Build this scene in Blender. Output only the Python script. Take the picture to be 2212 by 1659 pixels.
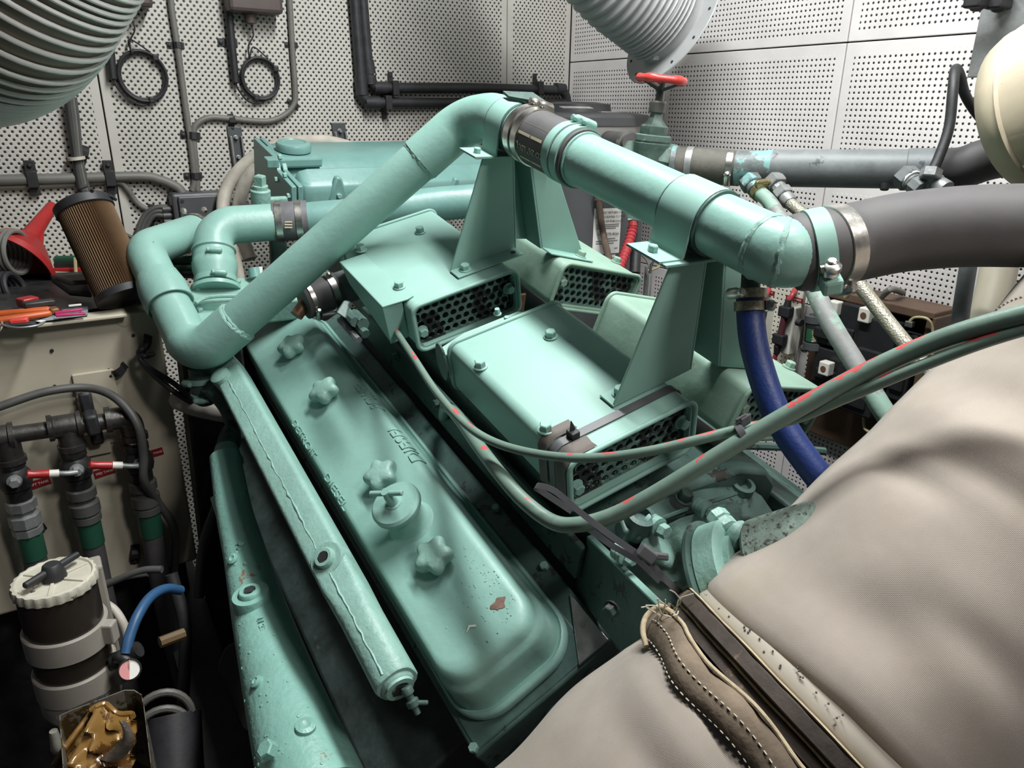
import bpy, bmesh, math, random
import numpy as np
from mathutils import Matrix, Vector
for o in list(bpy.data.objects): bpy.data.objects.remove(o)
random.seed(7); rng = np.random.default_rng(7)
scn = bpy.context.scene
COL = scn.collection
R = math.radians
A = lambda *a: np.array(a, float)
def unit(v):
    v = np.asarray(v, float); return v / (np.linalg.norm(v) + 1e-12)

# ---------------------------------------------------------------- camera
# metres; Y runs forward along the ship (parallel with the right wall), X to starboard, Z up
CAM = A(0, 0, 1.75)
YAW, PITCH, ROLL, F = R(32.83), R(20.35), R(-.695), 1600.0
_cy, _sy, _cp, _sp = math.cos(YAW), math.sin(YAW), math.cos(PITCH), math.sin(PITCH)
FWD = A(_sy*_cp, _cy*_cp, -_sp); _r = A(_cy, -_sy, 0); _d = -np.cross(_r, FWD)
RGT = math.cos(ROLL)*_r + math.sin(ROLL)*_d
DWN = -math.sin(ROLL)*_r + math.cos(ROLL)*_d
cam = bpy.data.cameras.new('camera'); camo = bpy.data.objects.new('camera', cam); COL.objects.link(camo)
cam.sensor_fit = 'HORIZONTAL'; cam.sensor_width = 36; cam.lens = F/2212*36
cam.clip_start = .02; cam.clip_end = 60
m = Matrix.Identity(4)
for i in range(3):
    m[i][0], m[i][1], m[i][2], m[i][3] = RGT[i], -DWN[i], -FWD[i], CAM[i]
camo.matrix_world = m; scn.camera = camo

# ---------------------------------------------------------------- light
def area(name, pos, target, sx, sy, power, col):
    l = bpy.data.lights.new(name, 'AREA'); l.shape = 'RECTANGLE'; l.size = sx; l.size_y = sy
    l.energy = power; l.color = col
    o = bpy.data.objects.new(name, l); COL.objects.link(o)
    z = -unit(A(*target)-A(*pos)); x = unit(np.cross(A(0, 1, 0), z)); y = np.cross(z, x)
    mm = Matrix.Identity(4)
    for i in range(3): mm[i][0], mm[i][1], mm[i][2], mm[i][3] = x[i], y[i], z[i], pos[i]
    o.matrix_world = mm
    return o
area('overhead_light', (.84, .80, 2.98), (.76, .80, 1.3), .14, 1.25, 42, (.97, 1, .985))
area('overhead_light', (.74, -.60, 2.80), (.42, .8, 1.3), .30, .30, 11, (1, .955, .91))  # unseen fill lamp, added aft of the camera to brighten tank and canvas
w = bpy.data.worlds.new('world'); scn.world = w; w.use_nodes = True
w.node_tree.nodes['Background'].inputs[0].default_value = (.80, .88, 1, 1)
w.node_tree.nodes['Background'].inputs[1].default_value = .022
scn.view_settings.view_transform = 'Standard'; scn.view_settings.look = 'None'
scn.view_settings.gamma = 1; scn.view_settings.exposure = .55
scn.view_settings.use_curve_mapping = False

# ---------------------------------------------------------------- placing
# a sight line of the survey photograph met with a real plane or depth gives the surveyed point
def ray(x, y): return RGT*((x-1106)/F) + DWN*((y-829.5)/F) + FWD
def P(x, y, d): return CAM + ray(x, y)*d
TILT = R(12.39)
EM = np.array([[1, 0, 0], [0, math.cos(TILT), -math.sin(TILT)], [0, math.sin(TILT), math.cos(TILT)]])
def E(u, v, w): return CAM + EM @ A(u, v, w)          # engine frame: u across, v along the crankshaft, w up
EU, EV_, EW = EM[:, 0], EM[:, 1], EM[:, 2]
def Ep(x, y, n, k):
    r = ray(x, y); n = EM @ A(*n); return CAM + r*(k/(n @ r))
def toE(p): return EM.T @ (p-CAM)
def PX(x, y, X): r = ray(x, y); return CAM + r*((X-CAM[0])/r[0])
def PY(x, y, Y): r = ray(x, y); return CAM + r*((Y-CAM[1])/r[1])
def PZ(x, y, Z): r = ray(x, y); return CAM + r*((Z-CAM[2])/r[2])

def frame(z, hint=None):
    z = unit(z); h = A(0, 0, 1) if hint is None else A(*hint)
    if abs(z @ unit(h)) > .97: h = A(1, 0, 0) if abs(z[0]) < .9 else A(0, 1, 0)
    x = unit(np.cross(h, z)); return x, np.cross(z, x), z
def cr(pts, k=6):                                    # Catmull-Rom through the points
    p = [np.asarray(q, float) for q in pts]
    p = [2*p[0]-p[1]] + p + [2*p[-1]-p[-2]]; out = []
    for i in range(1, len(p)-2):
        for j in range(k):
            t = j/k; a, b, c, d = p[i-1:i+3]
            out.append(.5*((2*b)+(c-a)*t+(2*a-5*b+4*c-d)*t*t+(3*b-a-3*c+d)*t**3))
    out.append(p[-2]); return out
def bend(pts, r, k=8):                               # polyline with filleted corners
    p = [np.asarray(q, float) for q in pts]; out = [p[0]]
    for i in range(1, len(p)-1):
        a, b, c = p[i-1], p[i], p[i+1]; d1, d2 = unit(a-b), unit(c-b)
        ang = math.acos(max(-1, min(1, d1 @ d2))); t = min(r/math.tan(ang/2), .48*np.linalg.norm(a-b), .48*np.linalg.norm(c-b))
        rr = t*math.tan(ang/2); ctr = b + unit(d1+d2)*(rr/math.sin(ang/2)); s, e = b+d1*t-ctr, b+d2*t-ctr
        om = math.pi-ang
        for j in range(k+1):
            q = j/k; out.append(ctr + (math.sin((1-q)*om)*s+math.sin(q*om)*e)/math.sin(om))
    out.append(p[-1]); return out

# ---------------------------------------------------------------- mesh building
class MB:
    def __init__(s): s.v = []; s.f = []; s.mi = []; s.cur = 0
    def add(s, vs, fs):
        n = len(s.v); s.v += [tuple(q) for q in vs]
        for f in fs: s.f.append([i+n for i in f]); s.mi.append(s.cur)
        return s
    def loft(s, rings, cap0=True, cap1=True, close=False):
        n = len(rings[0]); vs = [q for r in rings for q in r]; fs = []
        m_ = len(rings)
        for i in range(m_ if close else m_-1):
            a, b = i*n, ((i+1) % m_)*n
            for j in range(n):
                k = (j+1) % n; fs.append([a+j, a+k, b+k, b+j])
        if not close:
            if cap0: fs.append(list(range(n))[::-1])
            if cap1: fs.append([(m_-1)*n+j for j in range(n)])
        return s.add(vs, fs)
    def tube(s, pts, r, n=16, cap=True, close=False, sq=None):
        p = [np.asarray(q, float) for q in pts]; m_ = len(p)
        rr = r if hasattr(r, '__len__') else [r]*m_
        tg = []
        for i in range(m_):
            if close: t = p[(i+1) % m_]-p[i-1]
            else: t = p[min(i+1, m_-1)]-p[max(i-1, 0)]
            tg.append(unit(t))
        x, y, _ = frame(tg[0]); rings = []
        for i in range(m_):
            x = unit(x-tg[i]*(x @ tg[i])); y = np.cross(tg[i], x)
            rings.append([p[i]+rr[i]*(x*math.cos(2*math.pi*j/n)+y*math.sin(2*math.pi*j/n)) for j in range(n)])
        return s.loft(rings, cap, cap, close)
    def cyl(s, a, b, r, r2=None, n=16): return s.tube([a, b], [r, r if r2 is None else r2], n)
    def lathe(s, o, ax, prof, n=24, cap0=True, cap1=True, hint=None):
        x, y, z = frame(ax, hint)
        rings = [[o+z*h+max(r, 1e-5)*(x*math.cos(2*math.pi*j/n)+y*math.sin(2*math.pi*j/n)) for j in range(n)] for r, h in prof]
        return s.loft(rings, cap0, cap1)
    def box(s, c, sz, X=(1, 0, 0), Y=(0, 1, 0), Z=(0, 0, 1)):
        X, Y, Z = A(*X)*sz[0]/2, A(*Y)*sz[1]/2, A(*Z)*sz[2]/2; c = A(*c)
        vs = [c+a*X+b*Y+d*Z for d in (-1, 1) for b in (-1, 1) for a in (-1, 1)]
        return s.add(vs, [[0, 2, 3, 1], [4, 5, 7, 6], [0, 1, 5, 4], [2, 6, 7, 3], [0, 4, 6, 2], [1, 3, 7, 5]])
    def prism(s, poly, dv):                           # poly: 3-D outline, dv: thickness vector
        p = [np.asarray(q, float) for q in poly]; return s.loft([p, [q+np.asarray(dv, float) for q in p]])
    def hexbolt(s, o, ax, d=.0165, wash=True, h=.009, phase=0):
        x, y, z = frame(ax); o = A(*o)
        if wash: s.lathe(o, z, [(d*.66, 0), (d*.66, .0018), (d*.6, .0022)], 16); o = o+z*.002
        ring = lambda r, hh: [o+z*hh+r*(x*math.cos(math.pi*j/3+phase)+y*math.sin(math.pi*j/3+phase)) for j in range(6)]
        return s.loft([ring(d/2, 0), ring(d/2, h*.85), ring(d*.42, h)])
    def sheet(s, grid, th=0, nrm=None):
        n, m_ = len(grid), len(grid[0]); vs = [q for r in grid for q in r]; fs = []
        for i in range(n-1):
            for j in range(m_-1): fs.append([i*m_+j, i*m_+j+1, (i+1)*m_+j+1, (i+1)*m_+j])
        return s.add(vs, fs)
    def ball(s, c, r, n=12, sc=(1, 1, 1), ax=(0, 0, 1)):
        k = n//2
        return s.lathe(A(*c), ax, [(r*math.sin(math.pi*i/k), -r*sc[2]*math.cos(math.pi*i/k)) for i in range(k+1)], n)
def rrect(w, h, r, n=5, cx=0, cy=0):                  # rounded rectangle outline, ccw
    out = []
    for sx, sy, a0 in ((1, -1, -90), (1, 1, 0), (-1, 1, 90), (-1, -1, 180)):
        for j in range(n+1):
            a = R(a0+90*j/n); out.append((cx+sx*(w/2-r)+r*math.cos(a), cy+sy*(h/2-r)+r*math.sin(a)))
    return out
ROOTLOC = {}
def mesh_of(name, mb, mats, smooth=38):
    me = bpy.data.meshes.new(name); me.from_pydata([tuple(map(float, q)) for q in mb.v], [], mb.f)
    mats = mats if isinstance(mats, (list, tuple)) else [mats]
    for q in mats: me.materials.append(q)
    if len(mats) > 1: me.polygons.foreach_set('material_index', mb.mi)
    bm = bmesh.new(); bm.from_mesh(me); bmesh.ops.recalc_face_normals(bm, faces=bm.faces); bm.to_mesh(me); bm.free()
    if smooth:
        me.polygons.foreach_set('use_smooth', [True]*len(me.polygons)); me.set_sharp_from_angle(angle=R(smooth))
    return me
def tag(o, label=None, cat=None, group=None, kind=None):
    if label: o['label'] = label
    if cat: o['category'] = cat
    if group: o['group'] = group
    if kind: o['kind'] = kind
    return o
def thing(name, loc, label, cat, group=None, kind=None):
    o = bpy.data.objects.new(name, None); COL.objects.link(o); o.empty_display_size = .02
    o.location = Vector([float(q) for q in loc]); ROOTLOC[o.name] = np.asarray(loc, float)
    return tag(o, label, cat, group, kind)
def rootloc(par):
    while par.parent: par = par.parent
    return ROOTLOC[par.name]
def part(name, mb, mats, par, smooth=38, bevel=None, label=None, kind=None, sub=0):
    L = rootloc(par); q = MB(); q.v = [tuple(A(*v)-L) for v in mb.v]; q.f = mb.f; q.mi = mb.mi
    o = bpy.data.objects.new(name, mesh_of(name, q, mats, smooth)); COL.objects.link(o); o.parent = par
    mods(o, bevel, sub); tag(o, label, None, None, kind); return o
def mods(o, bevel, sub=0):
    if bevel:
        b = o.modifiers.new('bevel', 'BEVEL'); b.width = bevel; b.segments = 2; b.limit_method = 'ANGLE'; b.angle_limit = R(40)
    if sub:
        b = o.modifiers.new('sub', 'SUBSURF'); b.levels = sub; b.render_levels = sub
def solo(name, mb, mats, label, cat, group=None, kind=None, smooth=38, bevel=None, sub=0):
    vs = np.array([tuple(q) for q in mb.v]); L = A((vs[:, 0].min()+vs[:, 0].max())/2, (vs[:, 1].min()+vs[:, 1].max())/2, vs[:, 2].min())
    q = MB(); q.v = [tuple(A(*v)-L) for v in mb.v]; q.f = mb.f; q.mi = mb.mi
    o = bpy.data.objects.new(name, mesh_of(name, q, mats, smooth)); COL.objects.link(o)
    o.location = Vector(L); ROOTLOC[o.name] = L; mods(o, bevel, sub)
    return tag(o, label, cat, group, kind)
def inst(name, me, pos, ax, par, hint=None, label=None, spin=0):   # shared mesh placed as a part
    x, y, z = frame(ax, hint); L = rootloc(par)
    c, s_ = math.cos(spin), math.sin(spin); x, y = x*c+y*s_, y*c-x*s_
    o = bpy.data.objects.new(name, me); COL.objects.link(o); o.parent = par
    mm = Matrix.Identity(4)
    for i in range(3): mm[i][0], mm[i][1], mm[i][2], mm[i][3] = x[i], y[i], z[i], pos[i]-L[i]
    o.matrix_local = mm; return tag(o, label)
def textmesh(body, size, ext, align='CENTER', space=1.0):
    c = bpy.data.curves.new('t', 'FONT'); c.body = body; c.size = size; c.extrude = ext; c.align_x = align; c.align_y = 'CENTER'
    c.space_character = space; c.resolution_u = 3
    if ext > .0008: c.bevel_depth = ext*.5; c.bevel_resolution = 1
    o = bpy.data.objects.new('t', c); COL.objects.link(o)
    dg = bpy.context.evaluated_depsgraph_get(); me = bpy.data.meshes.new_from_object(o.evaluated_get(dg))
    bpy.data.objects.remove(o); bpy.data.curves.remove(c); return me
def text(name, body, size, ext, mat, pos, X, Y, par, space=1.0, align='CENTER'):
    me = textmesh(body, size, ext, align, space); me.name = name; me.materials.clear(); me.materials.append(mat)
    X = unit(X); Z = unit(np.cross(X, Y)); Y = np.cross(Z, X); L = rootloc(par)
    o = bpy.data.objects.new(name, me); COL.objects.link(o); o.parent = par
    mm = Matrix.Identity(4)
    for i in range(3): mm[i][0], mm[i][1], mm[i][2], mm[i][3] = X[i], Y[i], Z[i], pos[i]-L[i]
    o.matrix_local = mm; return o

# ---------------------------------------------------------------- materials
def mat(name, col, rough=.5, metal=0, var=.12, scale=14, bump=.0, bscale=120, spots=None, spot_amt=.62, spot_scale=30, spec=.5, coat=0, var2=None):
    m_ = bpy.data.materials.new(name); m_.use_nodes = True; nt = m_.node_tree; N = nt.nodes; L = nt.links
    b = N['Principled BSDF']; b.inputs['Roughness'].default_value = rough; b.inputs['Metallic'].default_value = metal
    b.inputs['Specular IOR Level'].default_value = spec; b.inputs['Coat Weight'].default_value = coat; b.inputs['Coat Roughness'].default_value = .15
    tc = N.new('ShaderNodeTexCoord')
    n1 = N.new('ShaderNodeTexNoise'); n1.inputs['Scale'].default_value = scale; n1.inputs['Detail'].default_value = 6; n1.inputs['Roughness'].default_value = .62
    L.new(tc.outputs['Object'], n1.inputs['Vector'])
    rp = N.new('ShaderNodeValToRGB'); rp.color_ramp.elements[0].position = .3; rp.color_ramp.elements[1].position = .7
    c = A(*col); d = A(*var2) if var2 else c*(1-var*1.6)
    rp.color_ramp.elements[0].color = (*d, 1); rp.color_ramp.elements[1].color = (*np.minimum(c*(1+var*.6), 1), 1)
    L.new(n1.outputs['Fac'], rp.inputs['Fac']); out = rp.outputs['Color']
    if spots:
        n2 = N.new('ShaderNodeTexNoise'); n2.inputs['Scale'].default_value = spot_scale; n2.inputs['Detail'].default_value = 8; n2.inputs['Roughness'].default_value = .7
        L.new(tc.outputs['Object'], n2.inputs['Vector'])
        r2 = N.new('ShaderNodeValToRGB'); r2.color_ramp.elements[0].position = spot_amt; r2.color_ramp.elements[1].position = spot_amt+.03
        r2.color_ramp.elements[0].color = (0, 0, 0, 1); r2.color_ramp.elements[1].color = (1, 1, 1, 1)
        L.new(n2.outputs['Fac'], r2.inputs['Fac'])
        mx = N.new('ShaderNodeMixRGB'); mx.inputs[2].default_value = (*spots, 1); L.new(r2.outputs['Color'], mx.inputs[0]); L.new(out, mx.inputs[1]); out = mx.outputs[0]
    L.new(out, b.inputs['Base Color'])
    rr = N.new('ShaderNodeMapRange'); rr.inputs[3].default_value = max(.05, rough-.1); rr.inputs[4].default_value = min(1, rough+.12)
    L.new(n1.outputs['Fac'], rr.inputs[0]); L.new(rr.outputs[0], b.inputs['Roughness'])
    if bump:
        n3 = N.new('ShaderNodeTexNoise'); n3.inputs['Scale'].default_value = bscale; n3.inputs['Detail'].default_value = 4
        L.new(tc.outputs['Object'], n3.inputs['Vector'])
        bp = N.new('ShaderNodeBump'); bp.inputs['Strength'].default_value = bump; bp.inputs['Distance'].default_value = .002
        L.new(n3.outputs['Fac'], bp.inputs['Height']); L.new(bp.outputs[0], b.inputs['Normal'])
    return m_
RUST = (.10, .035, .018)
G = (.24, .425, .372)
GREEN = mat('green_engine_paint', G, .42, var=.07, scale=9, bump=.25, bscale=85, spots=(.16, .10, .075), spot_amt=.70, spot_scale=38)
GREENR = mat('rough_green_casting', (.245, .42, .365), .45, var=.12, scale=12, bump=.55, bscale=140, spots=(.15, .10, .07), spot_amt=.70, spot_scale=34)
GREENS = mat('smooth_green_sheet_paint', (.26, .445, .388), .5, spec=.32, var=.06, scale=7, bump=.10, bscale=60, spots=(.17, .09, .06), spot_amt=.70, spot_scale=60)
GREENP = mat('pale_weathered_green_paint', (.25, .38, .305), .6, var=.12, scale=9, bump=.2, bscale=90, spots=(.32, .17, .08), spot_amt=.66, spot_scale=22)
GREEND = mat('shaded_grimy_green_paint', (.065, .12, .105), .5, var=.25, scale=14, bump=.3, bscale=90, spots=(.03, .028, .025), spot_amt=.58, spot_scale=24)  # green darkened for parts lying in shade, with grime spots on top
GREENT = mat('teal_green_tank_paint', (.165, .32, .295), .36, var=.08, scale=10, bump=.22, bscale=75)
BLACK = mat('black_rubber', (.022, .022, .025), .55, var=.2, scale=30, bump=.15)
BLACKH = mat('black_hose_rubber', (.085, .080, .082), .62, var=.14, scale=18, bump=.12, bscale=60)
BLACKP = mat('black_pipe_lagging', (.03, .031, .035), .5, var=.25, scale=25, bump=.3, bscale=60)
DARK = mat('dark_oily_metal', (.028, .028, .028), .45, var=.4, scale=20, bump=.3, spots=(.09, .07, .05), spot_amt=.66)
STEEL = mat('bright_steel', (.62, .60, .56), .3, metal=1, var=.15, scale=40, bump=.1)
IRON = mat('black_iron_pipe', (.10, .095, .09), .35, metal=.7, var=.3, scale=22, bump=.25, bscale=90)
GALV = mat('grey_galvanised', (.30, .31, .31), .45, metal=.4, var=.2, scale=30, bump=.2)
GREYP = mat('grey_painted_pipe', (.16, .175, .18), .5, var=.22, scale=16, bump=.2, bscale=70, spots=(.05, .055, .06), spot_amt=.6, spot_scale=18)
CUPRO = mat('verdigris_pipe', (.15, .175, .175), .5, var=.3, scale=20, bump=.4, spots=(.18, .35, .34), spot_amt=.50, spot_scale=22)
GREYPL = mat('grey_plastic', (.075, .08, .085), .45, var=.08)
GREYC = mat('grey_cable_sheath', (.17, .165, .15), .5, var=.12, scale=20)
GREYCD = mat('dark_grey_cable_sheath', (.085, .085, .08), .5, var=.12, scale=20)
CREAM = mat('cream_hull_paint', (.56, .51, .40), .42, var=.12, scale=3.5, bump=.08, bscale=20, spots=(.30, .24, .15), spot_amt=.66, spot_scale=6)
CREAM2 = mat('cream_vessel_paint', (.50, .43, .315), .5, var=.12, scale=6, bump=.15, bscale=40, spots=(.16, .07, .035), spot_amt=.635, spot_scale=16)
WHITEP = mat('white_plastic', (.72, .70, .64), .4, var=.06)
WHITEH = mat('dirty_white_hose', (.55, .51, .44), .5, var=.18, scale=18, spots=(.14, .12, .09), spot_amt=.68, spot_scale=40)
RED = mat('red_plastic', (.38, .022, .022), .35, var=.12)
REDH = mat('red_corrugated_hose', (.42, .045, .055), .4, var=.1)
REDP = mat('red_valve_paint', (.62, .05, .045), .35, var=.15, bump=.2, bscale=60)
REDL = mat('red_label_tape', (.26, .012, .016), .4, var=.05)
BLUE = mat('blue_rubber_hose', (.012, .035, .17), .5, var=.12, scale=40, bump=.25, bscale=250)
BLUEL = mat('pale_blue_hose', (.03, .095, .21), .45, var=.1)
ORANGE = mat('orange_grip', (.55, .10, .02), .4, var=.15)
PINK = mat('magenta_plastic', (.50, .02, .12), .4, var=.1)
HOSEG = mat('dark_green_hose', (.02, .09, .055), .4, var=.1)
BROWN = mat('brown_plastic', (.085, .060, .055), .5, var=.15)
WIREB = mat('brown_cable', (.12, .085, .065), .55, var=.15)
HEATER = mat('charcoal_heater_paint', (.085, .087, .092), .45, var=.08, scale=4)
HEATERL = mat('pale_heater_band', (.26, .25, .235), .5, var=.08)
PAPER = mat('white_label_paper', (.78, .77, .74), .55, var=.03)
INK = mat('black_ink', (.02, .02, .02), .6, var=.05)
INKG = mat('grey_ink', (.22, .22, .22), .6, var=.05)
TAN = None
TIE = mat('grey_black_cable_tie', (.085, .085, .092), .42, var=.1, scale=30)
YELLOW = mat('yellow_lead', (.42, .36, .20), .5, var=.1)
COPPER = mat('rusty_copper', (.20, .10, .055), .5, metal=.3, var=.25)
DIAL = mat('white_dial', (.75, .73, .68), .5, var=.03)
DIALR = mat('pink_dial', (.62, .25, .25), .5, var=.03)
GLASS = mat('gauge_glass', (.9, .9, .9), .05, var=.01); GLASS.node_tree.nodes['Principled BSDF'].inputs['Transmission Weight'].default_value = 1
DIRTY = mat('dirty_cream_plastic', (.55, .52, .43), .55, var=.12, scale=18, bump=.2, spots=(.09, .075, .06), spot_amt=.60, spot_scale=26)
BEIGE = mat('beige_plastic_band', (.34, .31, .27), .45, var=.08)
BROWNB = mat('smoky_brown_bowl', (.035, .028, .022), .25, var=.1)
FLANGE = mat('brown_rusted_flange', (.075, .058, .048), .6, var=.3, scale=14, bump=.5, bscale=70, spots=(.16, .11, .07), spot_amt=.6)
GASKET = mat('frayed_gasket', (.40, .33, .22), .8, var=.3, scale=30, bump=.6, bscale=120)
WOOD = mat('brown_board', (.12, .07, .045), .6, var=.3, scale=8, bump=.2)
# ================================================================ setting
def peg(name, col, w, h, pu, pv, r, stagger, margin, axes, dirt=.1):
    m_ = mat(name, col, .5, var=dirt, scale=4, bump=.05); nt = m_.node_tree; N = nt.nodes; L = nt.links
    b = N['Principled BSDF']; src = b.inputs['Base Color'].links[0].from_socket
    tc = N.new('ShaderNodeTexCoord'); sp = N.new('ShaderNodeSeparateXYZ'); L.new(tc.outputs['Object'], sp.inputs[0])
    def M(op, a, bb=None, c=None):
        n = N.new('ShaderNodeMath'); n.operation = op
        for i, q in enumerate((a, bb, c)):
            if q is None: continue
            if isinstance(q, (int, float)): n.inputs[i].default_value = q
            else: L.new(q, n.inputs[i])
        return n.outputs[0]
    u, v = sp.outputs[axes[0]], sp.outputs[axes[1]]
    def lat(off):
        a = M('MULTIPLY', M('SUBTRACT', M('FRACT', M('ADD', M('DIVIDE', u, pu), off)), .5), pu)
        c = M('MULTIPLY', M('SUBTRACT', M('FRACT', M('ADD', M('DIVIDE', v, pv), off)), .5), pv)
        return M('SQRT', M('ADD', M('MULTIPLY', a, a), M('MULTIPLY', c, c)))
    d = lat(.5)
    if stagger: d = M('MINIMUM', d, lat(0.0))
    hole = M('LESS_THAN', d, r)
    ins = M('MULTIPLY', M('MULTIPLY', M('GREATER_THAN', u, margin), M('LESS_THAN', u, w-margin)), M('MULTIPLY', M('GREATER_THAN', v, margin), M('LESS_THAN', v, h-margin)))
    mask = M('MULTIPLY', hole, ins)
    mx = N.new('ShaderNodeMixRGB'); L.new(mask, mx.inputs[0]); L.new(src, mx.inputs[1]); mx.inputs[2].default_value = (.018, .016, .013, 1)
    L.new(mx.outputs[0], b.inputs['Base Color'])
    bp = N.new('ShaderNodeBump'); bp.invert = True; bp.inputs['Strength'].default_value = .6; bp.inputs['Distance'].default_value = .003
    soft = N.new('ShaderNodeMapRange'); soft.inputs[1].default_value = r*1.5; soft.inputs[2].default_value = r*.8; L.new(d, soft.inputs[0])
    L.new(M('MULTIPLY', soft.outputs[0], ins), bp.inputs['Height']); L.new(bp.outputs[0], b.inputs['Normal'])
    return m_
YB, XR, ZC = 2.42, 1.80, CAM[2]
def struct(name, mb, mats, par=None, bevel=None):
    if par: return part(name, mb, mats, par, 0, bevel)
    return solo(name, mb, mats, None, None, None, 'structure', smooth=0, bevel=bevel)
floor = struct('floor', MB().box((.3, 1.0, -.02), (4.4, 3.6, .04)), DARK)
BACKING = mat('dark_wall_backing', (.06, .055, .05), .8)
wall_back = struct('wall_back', MB().box((.05, YB+.035, 1.35), (3.6, .04, 2.7)), BACKING)
wall_right = struct('wall_right', MB().box((XR+.035, .9, 1.35), (.04, 3.1, 2.7)), BACKING)
def panel(par, lo, size, thick_axis, m_):
    # origin of each perforated panel sits in its lower corner so the hole pattern starts there
    q = MB().box(A(*size)/2, size); me = mesh_of('panel', q, m_, 0)
    o = bpy.data.objects.new('panel', me); COL.objects.link(o); o.parent = par
    o.location = Vector(A(*lo)-ROOTLOC[par.name]); mods(o, .0015)
xs = [-1.6, -.62, PY(243, 350, YB)[0], PY(1095, 150, YB)[0], XR]
for i in range(4):
    wd = xs[i+1]-xs[i]-.004
    panel(wall_back, (xs[i]+.002, YB, .02), (wd, .012, 2.6), 1, peg('pegboard_back', (.56, .54, .495), wd, 2.6, .0172, .0200, .0031, True, .022, (0, 2), .08))
ys = [-.60, -.01, .626, 1.263, 1.90, YB-.002]; zs = [ZC+.166+.336*k for k in range(-5, 3)]; zs[0] = .02
mcache = {}
for i in range(5):
    for j in range(7):
        wd, ht = ys[i+1]-ys[i]-.0035, zs[j+1]-zs[j]-.0035
        key = (round(wd, 3), round(ht, 3))
        if key not in mcache: mcache[key] = peg('pegboard_right', (.76, .725, .715), wd, ht, .0135, .0135, .0025, False, .024, (1, 2), .10)
        panel(wall_right, (XR, ys[i]+.002, zs[j]+.002), (.012, wd, ht), 0, mcache[key])

# ---------------------------------------------------------------- cream steel tank at left with a ledge on top
YT = 1.66
zt = PY(150, 692, YT)[2]; xe = PY(390, 980, YT)[0]; xl = -1.1
tank = thing('fuel_tank', (-.4, YT+.3, .04), 'cream painted steel fuel tank with a ledge full of tools on its top', 'tank')
zbt = PY(150, 1288, YT)[2]
part('shell', MB().box(((xl+xe)/2, YT+.36, (zt+zbt)/2), (xe-xl, .72, zt-zbt)), CREAM, tank, 0, .006)
part('plinth', MB().box(((xl+xe)/2, YT+.40, zbt/2+.02), (xe-xl-.03, .60, zbt-.04)), DARK, tank, 0, .006)
part('top_flange', MB().box(((xl+xe)/2-.03, YT-.006, zt+.0035), (xe-xl-.06, .05, .007)), CREAM, tank, 0, .002)
for px, py in ((112, 757), (118, 834), (235, 799), (288, 724)):
    q = PY(px, py, YT); part('screw_hole', MB().cyl(q-A(0, .003, 0), q+A(0, .01, 0), .0035, n=8), DARK, tank)
q = PY(268, 692, YT); part('rubber_bung', MB().lathe(q+A(0, .004, 0), (0, -1, 0), [(.014, 0), (.014, .005), (.008, .007)], 16), CREAM, tank)
q = PY(150, 1010, YT)
part('seam_plate', MB().box(PY(215, 880, YT)-A(0, .004, 0), (.075, .008, .16)), CREAM, tank, 0, .002)
part('seam_plate', MB().box(PY(208, 955, YT)-A(0, .006, 0), (.05, .012, .05)), CREAM, tank, 0, .002)
def pclip(px, py, Y, ang, lab, s=1.0, grp=None):
    c = PY(px, py, Y); x = A(math.cos(ang), 0, math.sin(ang)); z = A(-math.sin(ang), 0, math.cos(ang)); n = A(0, -1, 0)
    prof = [(-.022, .001), (-.010, .001), (-.009, .010), (-.004, .015), (.004, .015), (.009, .010), (.010, .001), (.014, .001)]
    mb = MB()
    top = [c+s*(x*a+n*(b+.0025)) for a, b in prof]; bot = [c+s*(x*a+n*b) for a, b in prof]
    mb.prism(top+bot[::-1], z*.013*s)
    mb.lathe(c+s*(x*-.017+z*.006+n*.003), n, [(.004*s, 0), (.004*s, .003*s), (.002*s, .004*s)], 8)
    return solo('cable_clip', mb, BLACK, lab, 'clip', grp)
pclip(262, 803, YT, R(30), 'empty black cable clip open on the tank face below the funnel side', 1.2)
pclip(322, 742, YT, R(60), 'empty black cable clip high at the right end of the tank face', 1.2)
pclip(85, 1148, YT, R(15), 'black clip beside the leftmost hose low on the tank face', 1.1)
pclip(208, 1160, YT, R(70), 'small black clip between the middle and right hoses on the tank', 1.0)
pclip(300, 1190, YT, R(80), 'black clip just left of the rightmost hose on the tank', 1.3)

# ---------------------------------------------------------------- fuel valves on the tank
YV = YT-.055
def at(px, py): return PY(px, py, YV)
man = thing('fuel_manifold', at(120, 960), 'black iron fuel supply pipework with two tees and an elbow on the cream tank', 'pipe')
a0, a1, a2, a3 = at(-60, 952), at(15, 942), at(143, 918), at(265, 905)
part('pipe', MB().cyl(a0, a3, .0165, n=20), IRON, man)
def fit(a, b, r):
    d = unit(b-a); l = np.linalg.norm(b-a)
    return MB().lathe(a, d, [(r*.9, 0), (r*1.12, 0), (r*1.12, .008), (r*.97, .010), (r*.97, l-.010), (r*1.12, l-.008), (r*1.12, l), (r*.9, l)], 22)
part('tee', fit(at(-40, 950), at(30, 940), .0235), IRON, man); part('tee', fit(at(103, 926), at(176, 914), .0235), IRON, man)
dn = A(0, 0, -1.0)
part('tee_outlet', MB().lathe(at(12, 942), dn, [(.022, 0), (.022, .045), (.026, .045), (.026, .055), (.018, .055)], 20), IRON, man)
part('tee_outlet', MB().lathe(at(146, 918), dn, [(.022, 0), (.022, .040), (.026, .040), (.026, .052), (.018, .052)], 20), IRON, man)
e0 = at(232, 907); e1 = at(266, 902); e2 = e1+A(.002, 0, -.045)
el = bend([e0, e1+A(.012, 0, 0), e2+A(.012, 0, 0)], .028, 8)
part('elbow', MB().tube(el, .0225, 20), IRON, man)
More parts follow.
